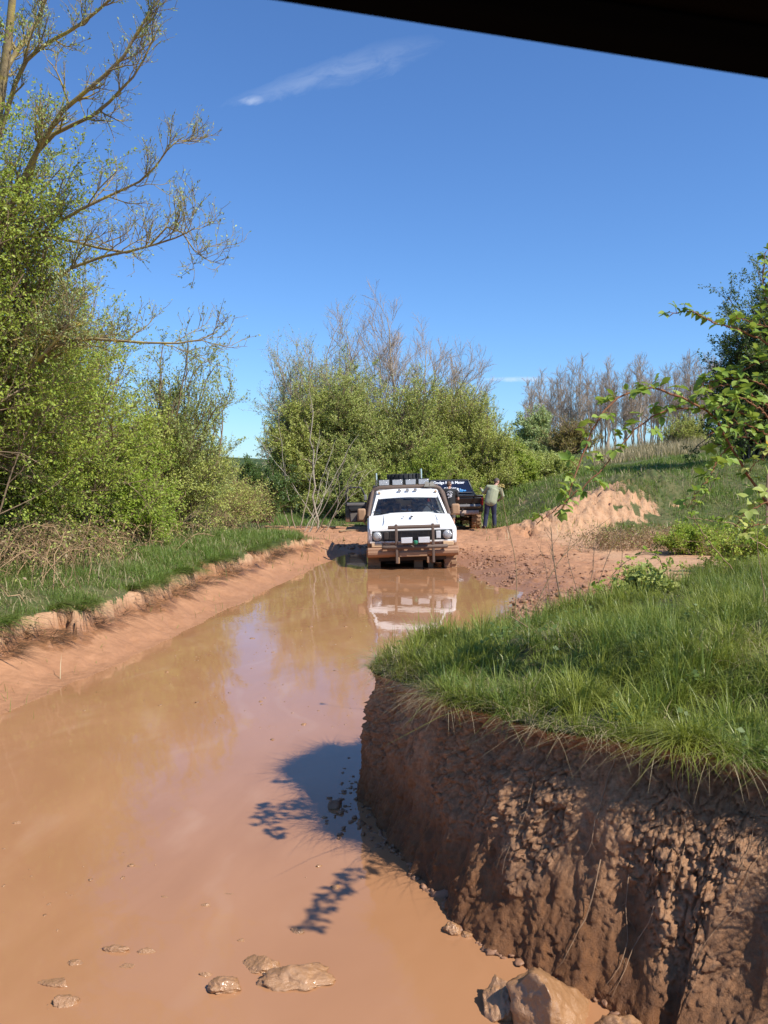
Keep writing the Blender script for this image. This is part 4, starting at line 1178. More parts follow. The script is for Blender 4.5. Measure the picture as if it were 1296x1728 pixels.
# roots hanging down the face of the bank
for k, (s_px, t0, t1, w_) in enumerate([(880, .92, .45, .0035), (1015, .95, .60, .006), (1030, .62, .30, .0045), (1075, .60, .32, .004), (1105, .93, .80, .006), (1165, .80, .55, .003), (955, .75, .48, .003), (700, .93, .60, .004),
                                        (655, .95, .55, .004), (745, .92, .68, .003), (1210, .92, .74, .003), (830, .85, .62, .0025), (1130, .55, .30, .004), (1250, .9, .7, .0035), (1275, .85, .5, .003)]):
    r_ = np.random.default_rng(600 + k)
    pxs = 648 + FPX * X[:, int(.7 * NF)] / np.maximum(Y[:, int(.7 * NF)], .5)
    ok = np.nonzero((ly > 2.6) & (ly < 6.0) & (lx < 2.1))[0]
    i0 = ok[np.argmin(np.abs(pxs[ok] - s_px))]
    nseg = 12; tt = np.linspace(t0, t1, nseg); ji = np.clip((tt * (NF - 1)).astype(int), 0, NF - 1)
    iis = np.clip(i0 + np.cumsum(r_.normal(size=nseg) * 2.2 + r_.normal() * 1.2).astype(int), 0, ls_n - 1)
    P = np.stack([X[iis, ji] + nx0[iis] * .012, Y[iis, ji] + ny0[iis] * .012, Z[iis, ji]], -1)
    P[1:-1] = (P[:-2] + P[2:] + P[1:-1]) / 3
    P[1:-1] += np.stack([nx0[iis], ny0[iis], 0 * ji], -1)[1:-1] * .01
    Rr = w_ * .72 * np.linspace(1, .35, nseg)
    T = Soup(); add_tubes(T, P[None] - P[0], Rr[None], 5, r_)
    P1, R1 = branch(r_, P[None] - P[0], Rr[None], 3, .2, .9, (.4, 1.0), (.06, .16), 5, -.3, .25, .6, .0012)
    add_tubes(T, P1, R1, 4, r_)
    tag(T.build("exposed_root", M_ROOT, None, loc=P[0]), "thin pale root hanging down the face of the undercut bank", "root", "roots hanging from the undercut bank")

# ------------------------------------------------------------------ vehicles: builders
class PB:
    """polygon builder: shapes in the vehicle's own coordinates, front towards -y"""
    def __init__(s): s.V = []; s.F = []

    def add(s, V, F):
        k = len(s.V); s.V += [tuple(map(float, v)) for v in V]; s.F += [[i + k for i in f] for f in F]; return s

    def box(s, c, d, rx=0.0, ry=0.0, rz=0.0):
        m = Matrix.Rotation(rz, 3, 'Z') @ Matrix.Rotation(ry, 3, 'Y') @ Matrix.Rotation(rx, 3, 'X')
        V = [Vector(c) + m @ Vector((a * d[0] / 2, b * d[1] / 2, e * d[2] / 2)) for a in (-1, 1) for b in (-1, 1) for e in (-1, 1)]
        return s.add(V, [(0, 1, 3, 2), (4, 6, 7, 5), (0, 4, 5, 1), (2, 3, 7, 6), (0, 2, 6, 4), (1, 5, 7, 3)])

    def prism(s, prof, x0, x1, axis='x'):
        n = len(prof)
        mk = {'x': lambda t, p: (t, p[0], p[1]), 'y': lambda t, p: (p[0], t, p[1]), 'z': lambda t, p: (p[0], p[1], t)}[axis]
        V = [mk(x0, p) for p in prof] + [mk(x1, p) for p in prof]
        return s.add(V, [list(range(n))[::-1], list(range(n, 2 * n))] + [(i, (i + 1) % n, n + (i + 1) % n, n + i) for i in range(n)])

    def loft(s, rings, cap=True):
        n = len(rings[0]); V = [p for r in rings for p in r]; F = []
        for k in range(len(rings) - 1):
            F += [(k * n + i, k * n + (i + 1) % n, (k + 1) * n + (i + 1) % n, (k + 1) * n + i) for i in range(n)]
        if cap: F += [list(range(n))[::-1], list(range((len(rings) - 1) * n, len(rings) * n))]
        return s.add(V, F)

    def tube(s, pts, r, k=8, cap=True):
        P = np.array(pts, float)[None]; Rr = np.broadcast_to(np.asarray(r, float), (1, P.shape[1]))
        V, f = tubes(P, Rr, k, cap)
        return s.add(V, [list(x) for g in f for x in g])

    def cyl(s, a, b, r, k=16, r2=None):
        return s.tube([a, b], [r, r if r2 is None else r2], k)

    def lathe_x(s, prof, c, k=28):
        """profile of (x, radius) turned about an axle along x"""
        V = []; n = len(prof)
        for j in range(k):
            a = 2 * math.pi * j / k
            V += [(c[0] + x, c[1] + r * math.cos(a), c[2] + r * math.sin(a)) for x, r in prof]
        F = [(j * n + i, j * n + i + 1, ((j + 1) % k) * n + i + 1, ((j + 1) % k) * n + i) for j in range(k) for i in range(n - 1)]
        F += [[j * n for j in range(k)], [j * n + n - 1 for j in range(k)][::-1]]
        return s.add(V, F)

    def build(s, name, mat, parent=None, bevel=0.0, seg=2, smooth=False, loc=None):
        me = bpy.data.meshes.new(name); me.from_pydata(s.V, [], s.F)
        bm = bmesh.new(); bm.from_mesh(me); bmesh.ops.recalc_face_normals(bm, faces=bm.faces); bm.to_mesh(me); bm.free()
        me.materials.append(mat)
        if smooth or bevel: me.polygons.foreach_set('use_smooth', [True] * len(me.polygons))
        o = link(name, me, parent, loc)
        if bevel:
            m = o.modifiers.new("bevel", 'BEVEL'); m.width = bevel; m.segments = seg; m.limit_method = 'ANGLE'; m.angle_limit = R(35)
        if bevel or smooth:
            try: me.set_sharp_from_angle(angle=R(40))
            except Exception: pass
        return o


def wheel(parent, c, rad, wid, m_tyre, m_rim, side=1, name="wheel", mount='x'):
    """a chunky off road tyre with lugs; the rim is its child"""
    b = PB(); w = wid / 2
    b.lathe_x([(-w * .8, rad * .62), (-w, rad * .72), (-w, rad * .90), (-w * .86, rad * .965), (w * .86, rad * .965), (w, rad * .90), (w, rad * .72), (w * .8, rad * .62)], (0, 0, 0), 32)
    for j in range(22):
        for sd in (-1, 1):
            a = 2 * math.pi * (j + .25 * sd) / 22
            y, z = rad * .975 * math.cos(a), rad * .975 * math.sin(a)
            b.box((sd * w * .56, y, z), (w * .82, rad * .13, rad * .09), rx=a - math.pi / 2, rz=0)
    o = b.build(name, m_tyre, parent, 0, smooth=False, loc=c)
    r = PB(); r.lathe_x([(-w * .7, rad * .63), (w * .5 * side - w * .1, rad * .5), (w * .62 * side, rad * .2), (w * .7 * side, rad * .12)] if side > 0 else
                        [(-w * .7, rad * .12), (-w * .62, rad * .2), (-w * .4, rad * .5), (w * .7, rad * .63)], (0, 0, 0), 20)
    r.build("rim", m_rim, o, smooth=True)
    return o


M_WHITE = muddy("white_paint", (0.80, 0.79, 0.75), .35, 0, .75, 1.15, 1.0, .24)
M_WHITE_T = muddy("white_top_paint", (0.82, 0.81, 0.78), .32, 0, -2, -1, .22, .5)
M_MUDTUBE = muddy("muddy_tube", (0.05, 0.045, 0.04), .5, .3, 5, 6, .75, .3, (0.19, 0.125, 0.09))
M_MUDDED = muddy("mud_covered", (0.28, 0.26, 0.24), .5, 0, 5, 6, 1.0, .3, (0.40, 0.235, 0.13))
M_BLACKP = plain("black_plastic", (0.018, 0.018, 0.018), .5)
M_BLACKG = muddy("black_paint", (0.010, 0.011, 0.013), .25, 0, .15, .75, .9, .22)
M_BLACKIN = plain("black_trim", (0.016, 0.016, 0.017), .6, 0, .2)
M_TYRE = muddy("muddy_tyre", (0.025, 0.024, 0.022), .8, 0, 5, 6, 1.0, .35, (0.38, 0.22, 0.12))
M_TYRE_C = plain("clean_tyre", (0.022, 0.022, 0.022), .75, 0, .2, 20)
M_RIM = muddy("steel_rim", (0.35, 0.34, 0.33), .45, .6, 5, 6, .7, .35)
M_CHROME = plain("chrome", (0.75, 0.75, 0.76), .12, 1.0, .05)
M_LENS = plain("lamp_glass", (0.46, 0.46, 0.45), .14, .3, .1, 60, .6)
M_FOGLENS = plain("frosted_lamp_glass", (0.62, 0.62, 0.62), .3, 0, .1, 50, .4)
M_AMBER = plain("dusty_amber_lens", (0.62, 0.42, 0.24), .35, 0, .2)
M_DKMETAL = plain("dark_metal", (0.06, 0.05, 0.045), .6, .5, .3)
M_UNDER = plain("muddy_underbody", (0.055, 0.036, 0.024), .8, 0, .4)
M_SEAT = plain("blue_grey_seat", (0.13, 0.155, 0.20), .8, 0, .3)
M_GLASS = glass_mat("windscreen_glass", (0.62, 0.66, 0.66), .035)
M_GLASSD = glass_mat("tinted_glass", (0.10, 0.11, 0.14), .04)
M_BRIGHTVIEW = plain("bright_view_tan", (0.62, 0.52, 0.38), .8, 0, .2, 4)
M_DECAL = plain("white_vinyl", (0.85, 0.85, 0.85), .5, 0, .03)
M_BLUE = plain("blue_vinyl", (0.06, 0.30, 0.62), .5, 0, .3)
M_GREENT = plain("green_plastic", (0.02, 0.16, 0.085), .3, 0, .3)

# ---- white truck (origin: middle of the front bumper at the height of the tyres' soles)
TR = empty("offroad_truck", (.66, 19.1, -.335), "old white off road truck splashed with mud, standing in the flooded track", "truck", rot=(0, R(-1.7), R(1.0)))
b = PB()
arch = lambda cy, r=.52, z0=.55: [(cy + r * math.cos(a), z0 + (r * math.sin(a))) for a in np.linspace(math.pi, 0, 9)]
b.prism([(.16, .92), (.14, 1.22), (.22, 1.27), (1.40, 1.40), (4.75, 1.42), (4.8, .7), (4.7, .55)] + arch(3.75)[::-1] + arch(.86)[::-1] + [(.22, .66)], -.99, .99)
body = b.build("body", M_WHITE, TR, .06, 3)
# hood with a raised middle
rings = []
for y, zc, hw in ((.13, 1.225, .93), (.17, 1.275, .95), (.5, 1.345, .955), (1.0, 1.42, .955), (1.40, 1.475, .95)):
    xs = np.linspace(-1, 1, 13)
    rings.append([(x * hw, y, zc + .045 * (1 - abs(x) ** 2.2) + .022 * (abs(x) < .55)) for x in xs] + [(hw, y, zc - .10), (-hw, y, zc - .10)])
PB().loft(rings).build("bonnet", M_WHITE_T, TR, .01, 2)
# cab: pillars, roof, glass
yb, zb, hb = 1.40, 1.475, .87          # base of windscreen
yt, zt, ht = 1.98, 1.93, .705          # top of windscreen
for sd in (-1, 1):
    PB().tube([(sd * hb, yb, zb - .03), (sd * (ht + .02), yt, zt)], [.045, .04], 6).build("windscreen_pillar", M_WHITE_T, TR)
    PB().tube([(sd * .90, 2.72, 1.44), (sd * .735, 2.72, 1.95)], .05, 6).build("door_pillar", M_WHITE, TR)
    PB().tube([(sd * .90, 4.70, 1.40), (sd * .74, 4.55, 1.96)], .06, 6).build("rear_pillar", M_WHITE, TR)
    b = PB(); b.add([(sd * .885, 1.52, 1.47), (sd * .885, 2.70, 1.47), (sd * .735, 2.70, 1.93), (sd * .735, 2.05, 1.93)], [(0, 1, 2, 3)])
    b.build("side_window", M_GLASS, TR)
    b = PB(); b.add([(sd * .885, 2.76, 1.45), (sd * .885, 4.66, 1.42), (sd * .745, 4.52, 1.93), (sd * .735, 2.76, 1.93)], [(0, 1, 2, 3)])
    b.build("side_window", M_GLASS, TR)
rings = []
for y, zz, hw, th_ in ((1.88, 1.905, .735, .06), (1.93, 1.97, .745, .09), (2.05, 2.05, .745, .12), (2.35, 2.085, .75, .14), (4.3, 2.095, .77, .14), (4.62, 2.05, .75, .13)):
    xs = np.linspace(-1, 1, 11)
    rings.append([(x * hw, y, zz - .045 * abs(x) ** 3) for x in xs] + [(hw, y, zz - th_), (-hw, y, zz - th_)])
PB().loft(rings).build("roof", M_WHITE_T, TR, .012, 2)
g = PB(); xs = np.linspace(-1, 1, 9)
g.loft([[(x * (hb - .03), yb + .01 - .05 * (1 - x * x), zb + .01) for x in xs], [(x * (ht - .01), yt + .0 - .04 * (1 - x * x), zt - .005) for x in xs]], cap=False)
g.F = [f for f in g.F if max(f) - min(f) < 15]
g.build("windscreen", M_GLASS, TR, smooth=True)
b = PB()
b.tube([(-hb + .03, yb - .012, zb + .012), (0, yb - .062, zb + .012), (hb - .03, yb - .012, zb + .012)], .016, 6)
b.tube([(-ht + .01, yt - .015, zt - .01), (0, yt - .055, zt - .01), (ht - .01, yt - .015, zt - .01)], .014, 6)
for sd in (-1, 1): b.tube([(sd * (hb - .04), yb - .005, zb + .015), (sd * (ht - .015), yt - .012, zt - .012)], .014, 6)
b.build("windscreen_seal", M_BLACKP, TR)
PB().add([(-.66, 4.66, 1.48), (.66, 4.66, 1.48), (.62, 4.55, 1.90), (-.62, 4.55, 1.90)], [(0, 1, 2, 3)]).build("rear_window", M_GLASS, TR)
PB().box((0, 4.72, 1.43), (1.6, .08, .1)).build("tailgate_rail", M_WHITE, TR, .01)
for sd in (-1, 1):
    w = PB(); w.tube([(sd * .02 + (-.30 if sd < 0 else .28), yb - .10, zb + .025), (sd * .02 + (-.72 if sd < 0 else -.06) + .02, yb + .03, zb + .075)], .010, 5)
    w.tube([(sd * .02 + (-.55 if sd < 0 else .05), yb - .005, zb + .05), (sd * .02 + (-.82 if sd < 0 else -.20), yb + .05, zb + .10)], .012, 5)
    w.build("wiper", M_BLACKP, TR)
em = PB(); em.box((.02, .62, 1.478), (.05, .30, .018)); em.box((-.17, .62, 1.472), (.03, .14, .012)); em.build("bonnet_ornament", M_DKMETAL, TR, .005)
for x in (-.60, .60): PB().box((x, .78, 1.452 - .02), (.012, 1.2, .02), rx=R(6)).build("bonnet_crease", M_WHITE_T, TR, .004)
# interior
PB().prism([(1.32, 1.30), (1.36, 1.47), (1.60, 1.50), (1.85, 1.44), (1.85, 1.25)], -.80, .80).build("dashboard", plain("grey_dashboard", (.075, .075, .08), .5, 0, .25), TR, .02)
b = PB(); a_ = np.linspace(0, 2 * math.pi, 20)
b.tube([(.38 + .19 * math.cos(t_), 1.86 + .05 * math.sin(t_), 1.52 + .17 * math.sin(t_)) for t_ in a_], .014, 6, False)
b.box((.38, 1.87, 1.51), (.34, .03, .035)); b.build("steering_wheel", M_BLACKP, TR)
for sd in (-1, 1):
    b = PB(); b.box((sd * .39, 2.55, 1.18), (.52, .52, .16)); b.box((sd * .39, 2.82, 1.45), (.52, .13, .56), rx=R(-10)); b.box((sd * .39, 2.88, 1.78), (.26, .09, .16), rx=R(-8))
    b.build("seat", M_SEAT, TR, .04)
PB().box((.02, 1.93, 1.845), (.26, .03, .07)).build("rear_view_mirror", M_BLACKP, TR, .012)
b = PB(); b.box((-.03, 1.66, 1.60), (.03, .03, .2)); b.build("mirror_stalk", M_BLACKP, TR)
PB().box((.46, 1.62, 1.515), (.26, .20, .035)).build("dashboard_papers", M_DECAL, TR, .008)
PB().box((-.08, 2.96, 1.76), (.46, .02, .27)).build("bright_view_card", M_BRIGHTVIEW, TR, .004)  # added pale card, stands in for the bright view through the rear window
PB().box((0, 3.05, .95), (1.7, 3.2, .06)).build("cab_floor", M_BLACKIN, TR)
# front: black panel with lamps and grille
PB().box((0, .150, 1.085), (1.80, .05, .245)).build("lamp_panel", M_BLACKP, TR, .03, 3)
b = PB()
for z in np.linspace(1.0, 1.17, 7): b.box((0, .112, z), (1.02, .02, .010))
for x in np.linspace(-.48, .48, 9): b.box((x, .108, 1.085), (.010, .018, .19))
b.build("grille", M_DKMETAL, TR)
for sd in (-1, 1):
    h = PB().tube([(sd * .775, .125, 1.085), (sd * .775, .100, 1.085)], [.108, .104], 24).build("headlight", M_CHROME, TR, smooth=False)
    k_ = PB(); prof = [(.0, .098), (-.018, .085), (-.030, .055), (-.034, .012)]
    rings = [[(sd * .775 + r_ * math.cos(t_), .097 + y_, 1.085 + r_ * math.sin(t_)) for t_ in np.linspace(0, 2 * math.pi, 21)[:-1]] for y_, r_ in prof]
    k_.loft(rings).build("lens", M_LENS, h, smooth=True)
    i_ = PB().box((sd * .575, .112, 1.085), (.105, .035, .165)).build("parking_lamp", M_FOGLENS if sd > 0 else M_DKMETAL, TR, .012)
    PB().box((sd * .79, .10, .885), (.235, .06, .085)).build("indicator", M_AMBER, TR, .012)
    PB().box((sd * .90, .17, 1.085), (.05, .07, .25)).build("lamp_surround", M_WHITE_T, TR, .02)
PB().box((0, .135, .945), (1.9, .07, .045)).build("lower_valance", M_WHITE, TR, .012)
b = PB(); b.prism([(.04, .625), (-.03, .68), (-.035, .745), (-.01, .76), (-.01, .81), (.06, .835), (.17, .83), (.17, .62)], -1.0, 1.0)
b.build("bumper", muddy("bumper_mud", (.62, .58, .52), .4, .2, 5, 6, .95, .35), TR, .025, 3)
for sd in (-1, 1): PB().prism([(.05, .62), (.05, .80), (.55, .80), (.50, .68)], sd * 1.0 - .02, sd * 1.0 + .02).build("bumper_end", M_MUDDED, TR, .01)
b = PB(); b.box((.0, -.04, .68), (.62, .05, .10)); b.build("tow_plate", M_MUDDED, TR, .01)
# bull bar
for x in (-.36, .44): PB().box((x, -.11, .92), (.060, .06, .86)).build("bull_bar_upright", M_MUDTUBE, TR, .012)
b = PB(); b.tube([(-.54, -.10, 1.285), (.60, -.10, 1.285)], .042, 10); b.build("bull_bar_top_tube", M_MUDTUBE, TR, smooth=True)
b = PB(); b.tube([(-.66, -.06, .845), (-.6, -.11, .845), (.68, -.11, .845), (.74, -.06, .845)], .045, 10); b.build("bull_bar_lower_tube", M_MUDTUBE, TR, smooth=True)
for x in (-.14, .235):
    f_ = PB().box((x, -.17, 1.00), (.265, .07, .145)).build("spot_lamp", M_DKMETAL, TR, .015)
    PB().box((x, -.212, 1.00), (.245, .02, .125)).build("lens", M_FOGLENS, f_, .008)
# under the bumper
b = PB(); b.tube([(-.85, .98, .43), (.85, .98, .43)], .06, 10); b.lathe_x([(-.16, .02), (-.12, .12), (.0, .17), (.12, .12), (.16, .02)], (.25, .98, .43), 14)
b.box((-.45, .9, .60), (.10, 1.3, .12)); b.box((.45, .9, .60), (.10, 1.3, .12)); b.box((0, 2.4, .62), (1.5, 4.2, .22))
b.tube([(-.6, .7, .42), (.6, .74, .46)], .022, 6); b.build("chassis", M_UNDER, TR)
b = PB(); b.box((.14, .55, .40), (.20, .03, .22)); b.box((.42, .6, .45), (.12, .05, .34)); b.build("steering_guard", M_MUDDED, TR, .008)
for sd in (-1, 1):
    b = PB(); b.box((sd * .33, .0, .55), (.06, .16, .14)); b.build("recovery_eye", M_MUDDED, TR, .012)
for (x, y, sd) in ((-.86, .86, -1), (.86, .86, 1), (-.86, 3.75, -1), (.86, 3.75, 1)): wheel(TR, (x, y, .455), .47, .29, M_TYRE, M_RIM, sd)
# mirrors
for sd, w_, h_ in ((-1, .20, .30), (1, .20, .26)):
    m_ = PB().box((sd * 1.12, 1.62, 1.50 if sd < 0 else 1.57), (w_, .10, h_)).build("wing_mirror", M_MUDDED, TR, .045, 3)
    b = PB(); b.tube([(sd * 1.10, 1.64, 1.36), (sd * .98, 1.66, 1.24)], .022, 6); b.tube([(sd * 1.10, 1.64, 1.46), (sd * .93, 1.66, 1.44)], .018, 6); b.build("mirror_bracket", M_MUDDED, m_)
# roll cage outside the cab
b = PB()
hoop = [(-1.0, 2.45, 1.42), (-.985, 2.42, 1.60), (-.89, 2.38, 1.95), (-.80, 2.37, 2.07), (-.66, 2.36, 2.125), (.66, 2.36, 2.125), (.80, 2.37, 2.07), (.89, 2.38, 1.95), (.985, 2.42, 1.60), (1.0, 2.45, 1.42)]
b.tube(hoop, .052, 10)
for sd in (-1, 1): b.tube([(sd * .74, 2.40, 2.12), (sd * .78, 4.3, 2.12), (sd * .98, 4.7, 1.45)], .045, 8); b.tube([(sd * .96, 1.45, 1.45), (sd * .93, 1.62, 1.62), (sd * .83, 2.36, 2.04)], .04, 8)
b.build("roll_cage", M_MUDTUBE, TR, smooth=True)
# roof gear
b = PB(); b.box((0, 2.45, 2.145), (1.18, .05, .04)); [b.box((x, 2.45, 2.115), (.04, .05, .07)) for x in (-.5, -.17, .17, .5)]; b.build("lamp_bar", M_BLACKP, TR, .008)
for x, tilt in ((-.555, 0), (-.225, 0), (.10, 0), (.42, 0)):
    l_ = PB().box((x, 2.40, 2.235), (.285, .11, .165), rx=R(-4)).build("roof_lamp", M_BLACKP, TR, .02, 2)
    PB().box((x, 2.338, 2.238), (.245, .012, .125), rx=R(-4)).build("lens", M_LENS, l_, .006)
for (x, y, z0, z1) in ((-.74, 2.62, 2.1, 2.48), (.40, 3.0, 2.1, 2.56)):
    b = PB(); b.tube([(x, y, z0), (x, y, z1)], .036, 12, False); b.tube([(x, y, z1 - .002), (x, y, z0 + .02)], .030, 12); b.build("exhaust_stack", M_CHROME, TR, smooth=True)
ah = PB(); ah.box((.56, 2.25, 2.13), (.28, .05, .03)); ah = ah.build("air_horn", M_CHROME, TR)
for x in (.495, .615):
    PB().tube([(x, 2.60, 2.185), (x, 2.33, 2.185), (x, 2.25, 2.185), (x, 2.22, 2.185)], [.014, .022, .045, .058], 16).build("horn_bell", M_CHROME, ah, smooth=True)
for x in (-.19, 0, .19):
    PB().prism([(-.05 + x, 0), (.05 + x, 0), (.028 + x, .055), (-.028 + x, .055)], 1.93, 2.0, 'y').build("clearance_lamp", M_CHROME, TR, .008, loc=(0, 0, 2.025))
for x in (-.68, .68): PB().prism([(-.035 + x, 0), (.035 + x, 0), (.02 + x, .045), (-.02 + x, .045)], 1.93, 2.0, 'y').build("clearance_lamp", M_AMBER, TR, .006, loc=(0, 0, 1.985))
sp_ = wheel(TR, (-.03, 3.35, 2.31), .42, .27, M_TYRE_C, M_RIM, 1, "spare_tyre"); sp_.rotation_euler = (0, R(90), 0)
b = PB(); [b.box((x, 3.35, 2.14), (.05, 1.3, .04)) for x in (-.55, .55)]; [b.box((0, y, 2.14), (1.3, .05, .04)) for y in (2.75, 3.35, 3.95)]; b.build("roof_rack", M_BLACKP, TR)
bpy.context.view_layer.update()
gb = rock(700, "green_bauble", "small round green plastic bauble hanging between the spot lamps of the white truck", "bauble", TR.matrix_world @ Vector((.05, -.235, .955)), (.05, .05, .062), M_GREENT, None, .08, 2)

# ---- black pickup seen from behind (front towards +y)
PU = empty("pickup_truck", (2.48, 30.0, .045), "black pickup facing away with a tinted rear window carrying white lettering", "pickup", rot=(0, R(-1.0), R(1.5)))
b = PB()
b.prism([(.10, .74), (.06, 1.30), (1.95, 1.30), (3.4, 1.28), (4.7, 1.16), (4.95, 1.0), (4.95, .66), (4.75, .60)] + arch(3.95, .55, .60)[::-1] + arch(1.05, .55, .60)[::-1], -.98, .98)
PB_body = b.build("body", M_BLACKG, PU, .05, 3)
cut = PB(); cut.box((0, .98, 1.305), (1.66, 1.75, .012)); cut.build("load_bed", M_BLACKIN, PU)
PB().prism([(.0, 1.24), (-.01, 1.32), (.12, 1.335), (.14, 1.24)], -.96, .96).build("tailgate_rail", M_BLACKG, PU, .02)
PB().prism([(.03, 1.02), (-.015, 1.23), (.05, 1.25), (.07, 1.0)], -.90, .90).build("tailgate", M_BLACKG, PU, .015)
PB().prism([(.06, .86), (-.06, .93), (-.03, 1.01), (.06, 1.01)], -.88, .88).build("tailgate_lip", plain("caught_light_grey", (.20, .185, .165), .4, .5, .25), PU, .01)  # grey colour stands for light caught on the rolled tailgate bottom
b = PB(); b.prism([(-.08, .66), (-.10, .72), (-.07, .80), (.06, .80), (.06, .64)], -.80, .80); b.build("rear_bumper", muddy("pale_bumper", (.55, .50, .44), .4, .3, 5, 6, .6, .35), PU, .015)
b = PB(); b.tube([(.22, -.10, .80), (.22, -.16, .80), (.22, -.16, .88)], .035, 8); b.box((.22, -.05, .66), (.12, .25, .09)); b.build("tow_hitch", M_DKMETAL, PU)
for sd in (-1, 1): PB().box((sd * .915, .03, 1.10), (.10, .05, .26)).build("tail_lamp", plain("red_lens_" + ("l" if sd < 0 else "r"), (.16, .01, .01), .2), PU, .012)
# cab
cab = PB()
rings = [[(-.95, y0, 1.30), (.95, y0, 1.30), (.90, y0 + s_ * .04, 1.36), (.73, y1, 1.80), (.66, y1, 1.855), (-.66, y1, 1.855), (-.73, y1, 1.80), (-.90, y0 + s_ * .04, 1.36)] for y0, y1, s_ in ((1.78, 1.98, 1), (3.55, 3.05, -1))]
cab.loft(rings).build("cab", M_BLACKG, PU, .03, 3)
rw = PB().add([(-.82, 1.790, 1.385), (.82, 1.790, 1.385), (.685, 1.955, 1.795), (.655, 1.965, 1.815), (-.655, 1.965, 1.815), (-.685, 1.955, 1.795)], [(0, 1, 2, 3, 4, 5)]).build("rear_window", plain("dark_blue_glass", (.012, .014, .030), .06, 0, .4, 5, 0, .7), PU)
PB().tube([(-.83, 1.775, 1.375), (.83, 1.775, 1.375), (.695, 1.945, 1.80), (.66, 1.957, 1.825), (-.66, 1.957, 1.825), (-.695, 1.945, 1.80), (-.83, 1.775, 1.375)], .014, 5).build("window_seal", plain("grey_rubber", (.10, .10, .10), .6), rw)


def lettering(txt, parent, loc, size, rot, mat, name="lettering"):
    c_ = bpy.data.curves.new(name, 'FONT'); c_.body = txt; c_.size = size; c_.extrude = .002; c_.align_x = 'CENTER'; c_.offset = size * .02
    o = bpy.data.objects.new(name, c_); me_ = bpy.data.meshes.new_from_object(o); bpy.data.objects.remove(o)
    me_.materials.clear(); me_.materials.append(mat); o = link(name, me_, parent, loc); o.rotation_euler = rot; return o


tilt = math.atan2(.175, .42)
lettering("Dodge Mack Mater", rw, (-.02, 1.905, 1.70), .145, (R(90) - tilt, 0, 0), M_DECAL)
for k, ch in enumerate("SERVERA"):
    t_ = (k - 3) / 3
    lettering(ch, rw, (.10 + t_ * .27, 1.80, 1.475 - .03 * t_ - .035 * t_ * t_), .15, (R(90) - tilt, R(6 + 9 * t_), 0), M_DECAL)
b = PB(); r_ = np.random.default_rng(3)
for k in range(7): b.box((.47 + r_.uniform(-.09, .09), 1.795 + .012 * k * 0, 1.44 + r_.uniform(-.02, .06)), (r_.uniform(.04, .09), .01, r_.uniform(.03, .06)), rx=-tilt, ry=r_.uniform(-.6, .6))
b.build("sticker", M_BLUE, rw)
for sd in (-1, 1):
    PB().add([(sd * .925, 2.0, 1.37), (sd * .925, 3.3, 1.37), (sd * .745, 2.98, 1.79), (sd * .745, 2.1, 1.79)], [(0, 1, 2, 3)]).build("side_window", plain("side_glass_" + ("l" if sd < 0 else "r"), (.012, .014, .02), .06, 0, .3, 5, 0, .7), PU)
b = PB(); b.tube([(-.8, 1.05, .45), (.8, 1.05, .45)], .06, 10); b.lathe_x([(-.17, .02), (-.12, .13), (0, .18), (.12, .13), (.17, .02)], (0, 1.05, .45), 14); b.box((-.42, 1.6, .66), (.1, 3.0, .12)); b.box((.42, 1.6, .66), (.1, 3.0, .12)); b.box((0, 3.2, .66), (1.4, 2.4, .2))
b.tube([(.5, .2, .60), (.5, 1.6, .58)], .035, 8); b.build("chassis", M_UNDER, PU)
for (x, y, sd) in ((-.80, 1.05, -1), (.80, 1.05, 1), (-.80, 3.95, -1), (.80, 3.95, 1)): wheel(PU, (x, y, .45), .46, .33, M_TYRE, M_RIM, sd)

# ---- dark off roader hidden behind the white truck, its left door open
JP = empty("offroad_vehicle", (.42, 28.6, .06), "black off roader almost hidden behind the white truck, its left door open", "off-roader", rot=(0, 0, R(1.0)))
b = PB(); b.prism([(.05, .50), (.05, 1.02), (2.4, 1.02), (4.0, .98), (4.05, .5)] + arch(3.35, .42, .50)[::-1] + arch(.75, .42, .50)[::-1], -.86, .86); b.build("body", M_BLACKG, JP, .04, 3)
rings = [[(-.84, y0, 1.02), (.84, y0, 1.02), (.72, y1, 1.50), (.64, y1, 1.545), (-.64, y1, 1.545), (-.72, y1, 1.50)] for y0, y1 in ((.06, .22), (2.75, 2.3))]
PB().loft(rings).build("cab", M_BLACKG, JP, .03, 3)
PB().add([(-.70, .085, 1.08), (.70, .085, 1.08), (.61, .205, 1.46), (-.61, .205, 1.46)], [(0, 1, 2, 3)]).build("rear_window", plain("dark_rear_glass", (.012, .014, .02), .06, 0, .3, 5, 0, .7), JP)
PB().box((0, 0, .55), (1.6, .12, .14)).build("rear_bumper", M_DKMETAL, JP, .02)
for (x, y, sd) in ((-.72, .75, -1), (.72, .75, 1), (-.72, 3.35, -1), (.72, 3.35, 1)): wheel(JP, (x, y, .38), .39, .26, M_TYRE, M_RIM, sd)
